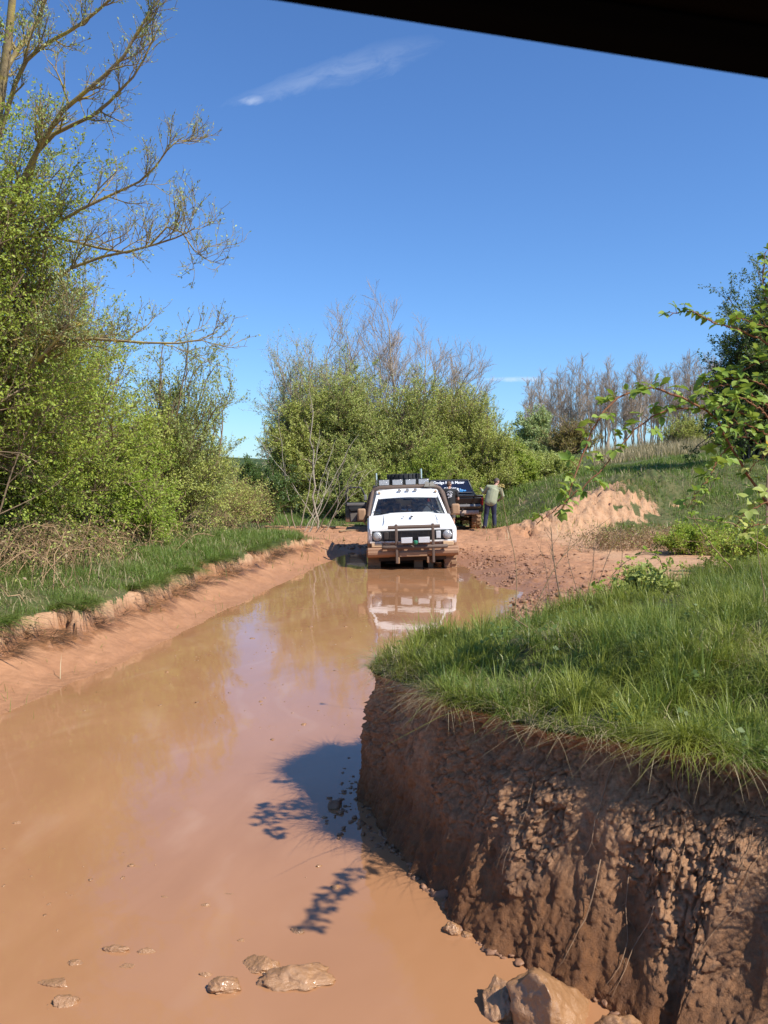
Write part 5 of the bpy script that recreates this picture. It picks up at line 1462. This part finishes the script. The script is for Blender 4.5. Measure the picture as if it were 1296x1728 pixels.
# the door, hinged at the front of the opening and turned out square to the body (x0 = outer edge, x1 = hinge)
x0, x1, yd = -1.74, -.98, 1.85
dpan = PB(); dpan.prism([(x0 + .03, .36), (x0, .42), (x0, 1.06), (x1, 1.06), (x1, .42), (x1 - .04, .36)], yd, yd + .08, 'y'); dpan = dpan.build("door", M_BLACKG, JP, .015)
PB().tube([(x0 + .02, yd + .04, 1.05), (x0 + .03, yd + .04, 1.36), (x0 + .07, yd + .04, 1.52), (x0 + .14, yd + .04, 1.565), (x1 - .27, yd + .04, 1.575), (x1 - .20, yd + .04, 1.54), (x1 - .02, yd + .04, 1.20), (x1 - .02, yd + .04, 1.05)], .034, 6).build("window_frame", M_BLACKIN, dpan)
b = PB(); b.box((x0 + .38, yd - .02, .985), (.66, .05, .10)); b.build("door_top_trim", plain("grey_trim", (.16, .15, .14), .5, 0, .2), dpan, .015)
b = PB(); b.box((x0 + .42, yd - .02, .81), (.58, .035, .20)); b.prism([(x0 + .12, .86), (x0 + .62, .86), (x0 + .60, .79), (x0 + .20, .74)], yd - .08, yd - .03, 'y'); b.build("armrest", M_BLACKIN, dpan, .012)
b = PB(); b.prism([(x0 + .19, .37), (x0 + .17, .70), (x0 + .50, .70), (x0 + .40, .58), (x0 + .36, .37)], yd - .03, yd - .004, 'y'); b.build("door_pocket", plain("dusty_grey_trim", (.15, .13, .11), .7, 0, .2), dpan, .01)
m_ = PB().box((x1 - .06, yd + .02, 1.22), (.10, .10, .20)).build("door_mirror", plain("grey_mirror_shell", (.22, .22, .21), .4), dpan, .02)

# logs on the mud left of the vehicles
LGP = "cut logs lying on the mud left of the vehicles"
for k, (xa, ya, xb, yb_, dd, r_, lab) in enumerate([(543, 893, 566, 894, 31, .065, "short thick pale log lying at the grass edge"), (572, 893, 606, 899, 29.2, .05, "longer bare log lying in front of the open black door, shadow behind it"),
                                                    (578, 888, 612, 885, 32.5, .03, "thin pale branch lying beyond the longer log")]):
    A_, B_ = np.array(at(xa, ya, dd)), np.array(at(xb, yb_, dd - .2)); A_[2] = gz(A_[0], A_[1])[0] + r_ * .8; B_[2] = gz(B_[0], B_[1])[0] + r_ * .8
    t_ = np.linspace(0, 1, 8)[:, None]; P = A_ + (B_ - A_) * t_; P[1:-1] += np.random.default_rng(k).normal(size=(6, 3)) * .012
    T = Soup(); add_tubes(T, (P - A_)[None], r_ * np.linspace(1, .75, 8)[None], 8, None, True)
    tag(T.build("log", M_CANE, None, loc=A_), lab, "log", LGP)

# ------------------------------------------------------------------ people
class Flesh:
    """tapered limbs and ellipsoids that are fused into one skin"""
    def __init__(s): s.S = Soup()

    def limb(s, pts, rad, k=12):
        pts = np.array(pts, float); rad = np.array(rad, float)
        d0 = nrm(pts[0] - pts[1]); d1 = nrm(pts[-1] - pts[-2])
        a = np.radians([80, 50, 20])
        P = [pts[0] + d0 * rad[0] * math.sin(t) for t in a] + list(pts) + [pts[-1] + d1 * rad[-1] * math.sin(t) for t in a[::-1]]
        Rr = [rad[0] * math.cos(t) for t in a] + list(rad) + [rad[-1] * math.cos(t) for t in a[::-1]]
        V, f = tubes(np.array(P)[None], np.array(Rr)[None], k, True); s.S.add(V, f); return s

    def ball(s, c, r, rot=0.0, tilt=0.0):
        m = np.array(Matrix.Rotation(rot, 3, 'Z') @ Matrix.Rotation(tilt, 3, 'X'))
        s.S.add((ICO_V * np.array(r)) @ m.T + np.array(c), [ICO_F]); return s

    def build(s, name, mat, parent, voxel=.014, smooth=4):
        o = s.S.build(name, mat, parent)
        m = o.modifiers.new("fuse", 'REMESH'); m.mode = 'VOXEL'; m.voxel_size = voxel; m.use_smooth_shade = True
        m = o.modifiers.new("soften", 'SMOOTH'); m.factor = .5; m.iterations = smooth
        return o


def hand(F, wrist, d, palm_n, curl=.4, k=1.0):
    """palm, four fingers and a thumb; d = pointing direction, palm_n = out of the palm"""
    d = nrm(np.array(d, float)); pn = np.array(palm_n, float); pn = nrm(pn - d * (pn @ d)); sd = np.cross(d, pn)
    w = np.array(wrist, float)
    F.limb([w, w + d * .05 * k, w + d * .085 * k], [.024, .034, .033])
    for j, ln in enumerate((.072, .082, .076, .058)):
        b = w + d * .088 * k + sd * (j - 1.5) * .019
        p1 = b + (d * math.cos(curl * .5) + pn * math.sin(curl * .5)) * ln * .5
        p2 = p1 + (d * math.cos(curl * 1.4) + pn * math.sin(curl * 1.4)) * ln * .5
        F.limb([b, p1, p2], [.0105, .0095, .008], 8)
    b = w + d * .03 - sd * .03
    F.limb([b, b + nrm(d - sd * .8 + pn * .3) * .04, b + nrm(d - sd * .8 + pn * .3) * .04 + nrm(d + pn * .5) * .03], [.013, .011, .009], 8)


def head(F, c, yaw, pitch, parent, hair_mat, hair_back=True, eye=True):
    """skull with jaw, nose and ears; faces +y turned by yaw (about z) and pitch; returns after adding hair as a child"""
    c = np.array(c, float)
    M = np.array(Matrix.Rotation(yaw, 3, 'Z') @ Matrix.Rotation(pitch, 3, 'X'))
    put = lambda p: c + M @ np.array(p, float)
    def ball(p, r): F.S.add((ICO_V * np.array(r)) @ M.T + put(p), [ICO_F])
    ball((0, -.012, .025), (.074, .092, .085)); ball((0, .022, -.035), (.060, .068, .072)); ball((0, .058, -.075), (.032, .026, .026))
    ball((0, .092, -.018), (.013, .018, .026)); ball((0, .090, .012), (.010, .012, .03))
    for sd in (-1, 1):
        ball((sd * .076, -.010, -.010), (.010, .020, .032)); ball((sd * .03, .074, .018), (.02, .016, .010))
    ball((0, .082, -.055), (.024, .010, .007))
    H = Flesh()
    def hb(p, r): H.S.add((ICO_V * np.array(r)) @ M.T + put(p), [ICO_F])
    hb((0, -.026, .046), (.079, .090, .075)); hb((0, -.058, .0), (.070, .055, .070)); hb((0, .03, .085), (.055, .045, .025))
    H.build("hair", hair_mat, parent, .012, 2)
    E = Soup()
    for sd in (-1, 1): E.add((ICO_V * .0115) @ M.T + put((sd * .031, .080, .008)), [ICO_F])
    E.build("eyes", plain("eye_" + hair_mat.name, (.10, .08, .07), .2), parent)


M_SKIN = plain("skin", (0.46, 0.25, 0.17), .5, 0, .08, 20)
M_SHIRT = plain("sage_green_cotton", (0.30, 0.315, 0.20), .85, 0, .10, 14, .2)
M_NAVY = plain("navy_cotton", (0.022, 0.026, 0.060), .8, 0, .25, 14, .2)
M_BLACKT = plain("black_cotton", (0.012, 0.012, 0.013), .8, 0, .2, 14, .2)
M_HAIRG = plain("greying_hair", (0.10, 0.075, 0.06), .7, 0, .4, 60)
M_HAIRB = plain("brown_hair", (0.085, 0.045, 0.025), .6, 0, .3, 60)
M_SHOE = plain("brown_shoe_leather", (0.07, 0.045, 0.03), .6, 0, .3)
M_SHORTS = plain("grey_shorts_cotton", (0.10, 0.09, 0.08), .85, 0, .2)


def person(label, loc, rz, J, top_mat, leg_mat, shoe_mat, hair_mat, yaw, pitch, sleeve=.55, loose=.022, hem=.0, long_legs=True, skin=None):
    P = empty("person", loc, label, "person", None, (0, 0, rz))
    F = Flesh()
    g = lambda n: np.array(J[n], float)
    # one continuous body
    F.limb([g('pelvis') - [0, 0, .04], g('waist'), g('chest'), g('neck') - [0, 0, .06]], [.135, .125, .150, .085])
    F.limb([g('shL'), g('chest') + [0, 0, .06], g('shR')], [.062, .10, .062])
    F.limb([g('neck') - [0, 0, .05], g('head') - [0, .01, .06]], [.058, .054])
    for sd in 'LR':
        F.limb([g('sh' + sd), g('el' + sd)], [.056, .042]); F.limb([g('el' + sd), g('wr' + sd)], [.041, .028])
        F.limb([g('hip' + sd), (g('hip' + sd) + g('kn' + sd)) / 2, g('kn' + sd)], [.095, .080, .058])
        F.limb([g('kn' + sd), g('kn' + sd) * .68 + g('an' + sd) * .32, g('an' + sd)], [.056, .058, .036]); F.limb([g('an' + sd), g('toe' + sd)], [.038, .03])
        hand(F, g('wr' + sd), g('hd' + sd), g('pn' + sd), .6)
    head(F, g('head'), yaw, pitch, P, hair_mat)
    F.build("body", skin or M_SKIN, P, .0085, 3)
    # shirt
    T = Flesh()
    T.limb([g('pelvis') + [0, 0, hem], g('waist'), g('chest'), g('neck') - [0, 0, .10]], [.140 + loose, .140 + loose, .160 + loose * .6, .10])
    T.limb([g('shL'), g('chest') + [0, 0, .06], g('shR')], [.080, .125, .080])
    T.ball(g('chest') + [0, 0, -.02], (.205, .150, .17)); T.ball((g('waist') + g('chest')) / 2, (.190 + loose * .4, .145 + loose * .4, .16))
    T.limb([g('pelvis') + [-.055, 0, hem - .03], (g('waist') + g('chest')) / 2 + [-.05, 0, 0]], [.125 + loose, .125 + loose]); T.limb([g('pelvis') + [.055, 0, hem - .03], (g('waist') + g('chest')) / 2 + [.05, 0, 0]], [.125 + loose, .125 + loose])
    for sd in 'LR':
        a, b, w = g('sh' + sd), g('el' + sd), g('wr' + sd)
        if sleeve > 1: T.limb([a, b, b + (w - b) * (sleeve - 1)], [.074, .062, .050])
        else: T.limb([a, a + (b - a) * sleeve], [.074, .066])
    T.build("shirt", top_mat, P, .013, 4)
    L = Flesh()
    L.limb([g('hipL') + [0, 0, .07], g('pelvis') + [0, 0, .02], g('hipR') + [0, 0, .07]], [.105, .14, .105])
    for sd in 'LR':
        h_, k_, a_ = g('hip' + sd), g('kn' + sd), g('an' + sd)
        if long_legs: L.limb([h_, (h_ + k_) / 2, k_, (k_ + a_) / 2, a_ + [0, 0, -.01]], [.112, .098, .080, .076, .070])
        else: L.limb([h_, (h_ + k_) / 2, k_ + [0, 0, .03]], [.114, .102, .088])
        S_ = Flesh(); S_.limb([a_ + [0, -.03, -.02], g('toe' + sd) * .5 + a_ * .5 + [0, 0, -.03], g('toe' + sd)], [.046, .048, .040]); S_.build("shoe", shoe_mat, P, .012, 2)
    L.build("trousers" if long_legs else "shorts", leg_mat, P, .013, 4)
    return P


zp = lambda x, y: float(gz(x, y)[0])
person("man in a sage green shirt and navy trousers leaning on the black pickup's tailgate", (3.60, 29.42, zp(3.6, 29.42)), 0, dict(
    pelvis=(0.0, 0, .93), waist=(.03, .02, 1.07), chest=(.10, .08, 1.29), neck=(.17, .13, 1.47), head=(.235, .19, 1.585),
    shL=(-.075, .10, 1.405), shR=(.325, .09, 1.375), elL=(-.20, .25, 1.20), wrL=(-.275, .43, 1.345), hdL=(-.2, 1, .12), pnL=(0, .2, -1),
    elR=(.43, .12, 1.10), wrR=(.36, .31, .98), hdR=(-.4, .8, -.3), pnR=(-1, 0, 0), hipL=(-.09, 0, .89), hipR=(.10, 0, .90), knL=(-.135, .05, .48), knR=(.125, .04, .48),
    anL=(-.19, -.01, .09), anR=(.145, .0, .09), toeL=(-.27, .10, .045), toeR=(.17, .16, .045)),
    M_SHIRT, M_NAVY, M_SHOE, M_HAIRG, R(-55), R(-28), 1.72, .030, .0)
p1 = person("man in a black t-shirt with a pale back print behind the white truck's mirror", (2.16, 28.75, zp(2.16, 28.75)), 0, dict(
    pelvis=(0.0, 0, .91), waist=(.0, .01, 1.05), chest=(.0, .03, 1.26), neck=(-.01, .05, 1.44), head=(-.005, .09, 1.565),
    shL=(-.20, .05, 1.37), shR=(.20, .06, 1.36), elL=(-.29, .08, 1.09), wrL=(-.26, .28, .96), hdL=(.1, 1, -.2), pnL=(1, 0, 0),
    elR=(.30, .14, 1.09), wrR=(.245, .30, 1.27), hdR=(-.1, .6, .8), pnR=(-1, .2, 0), hipL=(-.10, 0, .87), hipR=(.10, 0, .87), knL=(-.11, .03, .47), knR=(.12, .02, .47),
    anL=(-.12, 0, .09), anR=(.14, .0, .09), toeL=(-.14, .16, .045), toeR=(.18, .16, .045)),
    M_BLACKT, M_SHORTS, M_SHOE, M_HAIRB, R(-35), R(-8), .62, .018, .0, False)
b = PB()      # abstract pale print lying on the curve of the back
r_ = np.random.default_rng(12)
for k in range(26):
    a = r_.uniform(0, 6.28); q_ = r_.uniform(.2, 1)
    x, z = .085 * q_ * math.cos(a), 1.225 + .09 * q_ * math.sin(a)
    b.box((x, .03 - math.sqrt(max(.178 ** 2 - x * x, 0)) + .004, z), (r_.uniform(.012, .045), .012, r_.uniform(.010, .035)), rz=x * 5, ry=r_.uniform(-1, 1))
for k in range(11):
    x = (k - 5) * .018; b.box((x, .03 - math.sqrt(.172 ** 2 - x * x) + .004, 1.355 - 5 * x * x), (.014, .012, .026), rz=x * 5)
b.build("shirt_print", plain("pale_grey_print", (.55, .56, .57), .8, 0, .2), p1)

# ------------------------------------------------------------------ brambles and dead stalks in front
LT = np.array([[0, .0, 0], [.25, .30, .03], [.5, .40, .05], [.75, .27, .03], [1.0, .0, -.06]])      # along, half width, lift of the midrib
def leaflets(S, pos, d, nn, L, W, rnd, droop=.18):
    n_ = len(pos); d = nrm(d); s_ = nrm(np.cross(d, nn)); nn = np.cross(s_, d)
    rows = []
    for t_, w_, z_ in LT:
        m_ = pos + d * L * t_ - nn * L * droop * t_ * t_
        rows += [m_ + s_ * L * W * w_ + nn * L * (.10 * (w_ > 0)), m_ + nn * L * z_ * 0 - nn * L * .0, m_ - s_ * L * W * w_ + nn * L * (.10 * (w_ > 0))]
    V = np.stack(rows, 1); i0 = np.arange(n_)[:, None] * 15
    F = [i0 + np.array([[3 * j, 3 * j + 1, 3 * j + 4, 3 * j + 3]]) for j in range(4)] + [i0 + np.array([[3 * j + 1, 3 * j + 2, 3 * j + 5, 3 * j + 4]]) for j in range(4)]
    S.add(V.reshape(-1, 3), [np.concatenate(F)], np.repeat(rnd, 15))


def bramble(seed, name, label, canes, size, step, mat, cane_mat, r0=.006, tip_small=.5, side=True):
    rng = np.random.default_rng(seed)
    pl = [limb(c, r, r * .4, 40) for c, r in canes]
    org = pl[0][0][0].copy()
    o = empty(name, org, label, "bramble")
    S = Soup(); C = Soup()
    for (P, Rr), (c, r) in zip(pl, canes):
        P = P - org; P[1:-1] += rng.normal(size=P[1:-1].shape) * .003
        add_tubes(C, P[None], Rr[None], 6, rng)
        # prickles
        length = np.linalg.norm(np.diff(P, axis=0), axis=1).sum()
        k = int(length / .03); p, T, _, _ = along(P[None], rng.random((1, k))); p, T = p[0], T[0]
        e = perp(rng, T); add_tubes(C, np.stack([p, p + e * .012], 1), np.tile([.0018, .0004], (k, 1)), 3, rng)
        k = max(3, int(length / step)); t_ = (np.arange(k) + .5 + rng.uniform(-.3, .3, k)) / k
        p, T, _, _ = along(P[None], t_[None]); p, T = p[0], T[0]
        for q in range(k):
            up_ = nrm(np.array([rng.normal() * .45, rng.normal() * .45 - .1, 1.0]))
            pd = nrm(perp(rng, T[q:q + 1])[0] * .8 + UP * .75 + T[q] * .35)
            sz = size * rng.uniform(.65, 1.2) * (1 - tip_small * max(0, t_[q] - .75) * 2)
            pt = p[q] + pd * sz * rng.uniform(.5, 1.0)
            add_tubes(C, np.stack([p[q], (p[q] + pt) / 2 + UP * .004, pt])[None], np.array([[.0016, .0013, .001]]), 4, rng)
            nl = 5 if rng.random() < .35 else 3
            head_ = nrm(pd - UP * .5 + rng.normal(size=3) * .3)
            sd_ = nrm(np.cross(head_, up_))
            ang = np.radians([0, 75, -75] if nl == 3 else [0, 55, -55, 105, -105])
            dd = head_ * np.cos(ang)[:, None] + sd_ * np.sin(ang)[:, None] + rng.normal(size=(nl, 3)) * .12
            ls_ = sz * np.array([1.0, .8, .8, .65, .65])[:nl]
            up2 = np.tile(up_, (nl, 1)) + rng.normal(size=(nl, 3)) * .25
            leaflets(S, np.tile(pt, (nl, 1)), dd, up2, ls_[:, None], .85, np.clip(np.full(nl, rng.random()) + rng.normal(size=nl) * .1, 0, 1), rng.uniform(.05, .4))
    C.build("canes", cane_mat, o); S.build("leaves", mat, o)
    return o


w2p = lambda x, y, z: (648 + x / y * FPX, 864 - FPX * math.tan(math.atan2(z - CAMZ, y) + PITCH), y)
bramble(801, "bramble", "arching bramble with red canes and bright green leaves reaching left over the bank", [
    ([(1372, 985, 4.80), (1320, 885, 4.65), (1262, 800, 4.50), (1232, 752, 4.45), (1205, 705, 4.40), (1172, 682, 4.35), (1110, 656, 4.25), (1060, 664, 4.15), (1015, 700, 4.10), (985, 765, 4.05), (962, 830, 4.00), (940, 872, 4.00)], .0075),
    ([(1260, 700, 4.50), (1225, 692, 4.45), (1185, 690, 4.40), (1130, 692, 4.35), (1085, 714, 4.30), (1040, 762, 4.30), (1000, 808, 4.25), (950, 850, 4.25), (905, 885, 4.20)], .0055),
    ([(1300, 690, 4.50), (1270, 668, 4.50), (1235, 650, 4.50), (1200, 655, 4.45), (1170, 668, 4.40)], .005),
    ([(1330, 760, 4.45), (1296, 735, 4.4), (1255, 715, 4.4), (1225, 720, 4.35), (1195, 735, 4.3)], .0045),
    ([(1340, 700, 4.6), (1296, 655, 4.55), (1255, 640, 4.5), (1215, 640, 4.5), (1180, 650, 4.45)], .0045),
    ([(1345, 830, 4.5), (1310, 780, 4.5), (1275, 745, 4.5), (1240, 735, 4.45)], .0045),
    ([(1310, 720, 4.40), (1280, 690, 4.40), (1250, 672, 4.35), (1210, 690, 4.30)], .005),
    ([(1232, 752, 4.45), (1212, 775, 4.45), (1200, 800, 4.40), (1178, 830, 4.35), (1160, 858, 4.35)], .004)], .060, .038, M_LEAF_B, M_CANE_R)
bramble(802, "bramble", "bramble shoots with large leaves against the sky at the upper right edge", [
    ([(1420, 760, 4.6), (1350, 640, 4.55), (1296, 582, 4.5), (1245, 556, 4.45), (1205, 545, 4.4), (1165, 526, 4.4), (1124, 533, 4.4)], .006),
    ([(1380, 700, 4.7), (1330, 600, 4.7), (1298, 520, 4.7), (1288, 470, 4.7), (1292, 425, 4.7)], .005),
    ([(1340, 640, 4.6), (1300, 610, 4.55), (1262, 620, 4.5), (1240, 640, 4.5)], .0045),
    ([w2p(2.7, 4.3, 1.1), w2p(2.25, 3.9, 2.2), w2p(1.78, 3.28, 2.45), w2p(1.58, 2.96, 2.45), w2p(1.42, 2.69, 2.38)], .005),
    ([(1350, 600, 4.5), (1310, 560, 4.45), (1270, 545, 4.45), (1240, 535, 4.4)], .004)], .060, .042, M_LEAF_B, M_CANE_R)
bramble(803, "bramble", "low bramble with broad dark leaves hanging at the right edge above the turf", [
    ([(1380, 900, 4.4), (1330, 850, 4.35), (1290, 850, 4.3), (1255, 870, 4.3), (1240, 890, 4.3)], .005),
    ([(1370, 960, 4.4), (1320, 900, 4.35), (1280, 885, 4.3), (1250, 900, 4.3)], .005),
    ([(1360, 820, 4.5), (1310, 770, 4.5), (1282, 775, 4.45), (1262, 800, 4.45)], .0045)], .064, .045, M_LEAF_G, M_CANE_R)
bramble(804, "bramble", "thin bramble trailing along the back edge of the grassed bank", [
    ([(1235, 960, 7.6), (1205, 925, 7.5), (1180, 890, 7.4), (1168, 860, 7.3), (1195, 830, 7.2), (1215, 790, 7.2)], .006),
    ([(1296, 925, 7.0), (1262, 905, 7.0), (1240, 885, 7.0), (1205, 880, 6.9), (1160, 872, 6.9)], .006),
    ([(1120, 960, 7.8), (1105, 935, 7.7), (1060, 945, 7.7), (1020, 985, 7.6), (995, 1000, 7.6)], .005)], .055, .05, M_LEAF_Y, M_CANE)
c = np.array([2.35, 7.9, .98])
bush(805, "bramble_bush", "small dark leafy bramble bush on the back edge of the grassed bank", "bush", c, .34, .3, .26, 26, 6, 4, 7, .045, M_LEAF_G, M_TWIG, r0=.006, rmin=.002, clump=.05)

SG = "dead weed stalks along the back edge of the bank"
STALKS = [([(868, 1050, 6.9), (872, 985, 6.9), (868, 935, 6.9), (853, 870, 6.85), (846, 820, 6.85)], .0045, 2, "tall thin dead stalk topped with a yellow seed head"),
          ([(898, 1045, 7.0), (915, 1000, 7.0), (945, 945, 7.0), (985, 905, 7.0), (1022, 880, 7.0)], .005, 6, "dead stalk bent over to the right, from the left of the clump"),
          ([(950, 1025, 7.3), (940, 980, 7.3), (933, 930, 7.3), (930, 890, 7.3)], .007, 9, "dark forked dead dock stalk standing upright"),
          ([(978, 1010, 7.5), (966, 970, 7.5), (958, 935, 7.5), (966, 900, 7.5)], .0035, 4, "thin dead stalk right of the forked dock stalk"),
          ([(990, 1005, 7.5), (1000, 965, 7.5), (1003, 930, 7.5), (1012, 885, 7.5)], .0035, 4, "thin straight dead stalk behind the small bramble bush"),
          ([(1005, 1000, 7.6), (1022, 950, 7.6), (1040, 910, 7.6), (1062, 880, 7.6)], .0035, 5, "dead stalk leaning right above the small bramble bush"),
          ([(930, 1035, 7.1), (925, 985, 7.1), (918, 945, 7.1), (905, 915, 7.1)], .003, 4, "short dead stalk leaning left beside the dock stalk"),
          ([(1290, 1000, 5.6), (1284, 960, 5.6), (1278, 920, 5.6), (1280, 860, 5.6)], .003, 2, "pale dead stalk at the right edge behind the low bramble"),
          ([(1040, 985, 7.8), (1050, 940, 7.8), (1046, 905, 7.8), (1052, 875, 7.8)], .003, 4, "thin dead stalk above the right side of the small bramble bush")]
M_SEED = plain("yellow_seed_head", (.62, .47, .16), .8, 0, .3, 60, .3)
for k, (pts, r, nb, lab) in enumerate(STALKS):
    r_ = np.random.default_rng(820 + k)
    P, Rr = limb(pts, r, r * .45, 16); org = P[0].copy(); P = P - org; P[0, 2] -= .06
    o = empty("dead_stalk", org, lab, "stalk", SG)
    T = Soup(); add_tubes(T, P[None], Rr[None], 5, r_)
    P1, R1 = branch(r_, P[None], Rr[None], nb, .35, .95, (.3, .7), (.08, .22), 5, .25, .12, .6, .0014); add_tubes(T, P1, R1, 4, r_)
    T.build("stem", M_CANE if k in (0, 1, 7) else M_TWIG, o)
    if k == 0:
        S = Soup(); hd = np.random.default_rng(5).normal(size=(60, 3)) * np.array([.011, .009, .007]) + P[-1]
        lumps(S, r_, hd, np.full(60, .005)); S.build("seed_head", M_SEED, o)
# long straws lying on the turf
for k, (pts, r, lab) in enumerate([([(862, 1040, 6.0), (905, 1068, 5.75), (960, 1105, 5.5)], .0035, "long pale straw lying on the turf at the left of the bank top"),
                                   ([(990, 1208, 4.35), (1030, 1240, 4.2), (1044, 1262, 4.1), (1040, 1300, 4.0), (1032, 1350, 3.95)], .004, "pale dead stem hooked over the lip of the bank and hanging down its face"),
                                   ([(1050, 1305, 3.95), (1075, 1285, 3.95), (1092, 1255, 3.98)], .0045, "short pale broken stem end poking out under the turf")]):
    P, Rr = limb(pts, r, r * .6, 14); T = Soup(); add_tubes(T, (P - P[0])[None], Rr[None], 6)
    tag(T.build("fallen_straw", M_CANE, None, loc=P[0]), lab, "straw")

# yellow marker on the slope, seen through the brambles at the right edge
yx = on_ground(1296, 19)
Y_ = empty("marker_post", yx, "small yellow marker post on the slope, seen through the brambles at the right edge", "marker")
b = PB(); b.box((0, 0, .9), (.07, .03, 2.2)); b.build("post", M_TWIG, Y_, .005)
b = PB(); b.box((0, -.025, at(1296, 745, 19)[2] - yx[2]), (.16, .012, .26)); b.build("marker_plate", plain("yellow_plastic", (.75, .45, .03), .5), Y_, .01)

# ------------------------------------------------------------------ roof edge of the vehicle the picture is taken from
RF = empty("vehicle_roof", (0, 0, 2.42), "dark roof edge of the vehicle the view is taken from, crossing the top right corner", "vehicle roof")
A_, B_ = np.array(at(300, -24, .56)) - np.array([0, 0, 2.42]), np.array(at(4000, 565, .53)) - np.array([0, 0, 2.42])
dv_ = nrm(B_ - A_)
prof = [(0, 0), (.012, -.004), (.022, .004), (.024, .020), (.0, .022), (-.004, .012)]
b = PB(); b.loft([[A_ + np.array([0, -y_, z_]) for y_, z_ in prof], [B_ + np.array([0, -y_, z_]) for y_, z_ in prof]]); b.build("rubber_seal", plain("black_rubber", (.003, .003, .003), 1.0, 0, .1, 8, 0, .0), RF, .003)
prof = [(.004, .021), (.010, .035), (.006, .050), (.03, .085), (.9, .13), (1.7, .10), (1.7, .085), (.9, .11), (.06, .06), (.035, .03), (.03, .021)]
b = PB(); b.loft([[A_ + np.array([0, -y_, z_]) for y_, z_ in prof], [B_ + np.array([0, -y_, z_]) for y_, z_ in prof]]); b.build("roof_panel", plain("dark_brown_paint", (.004, .003, .0022), 1.0, 0, .1, 8, 0, .0), RF, .003)
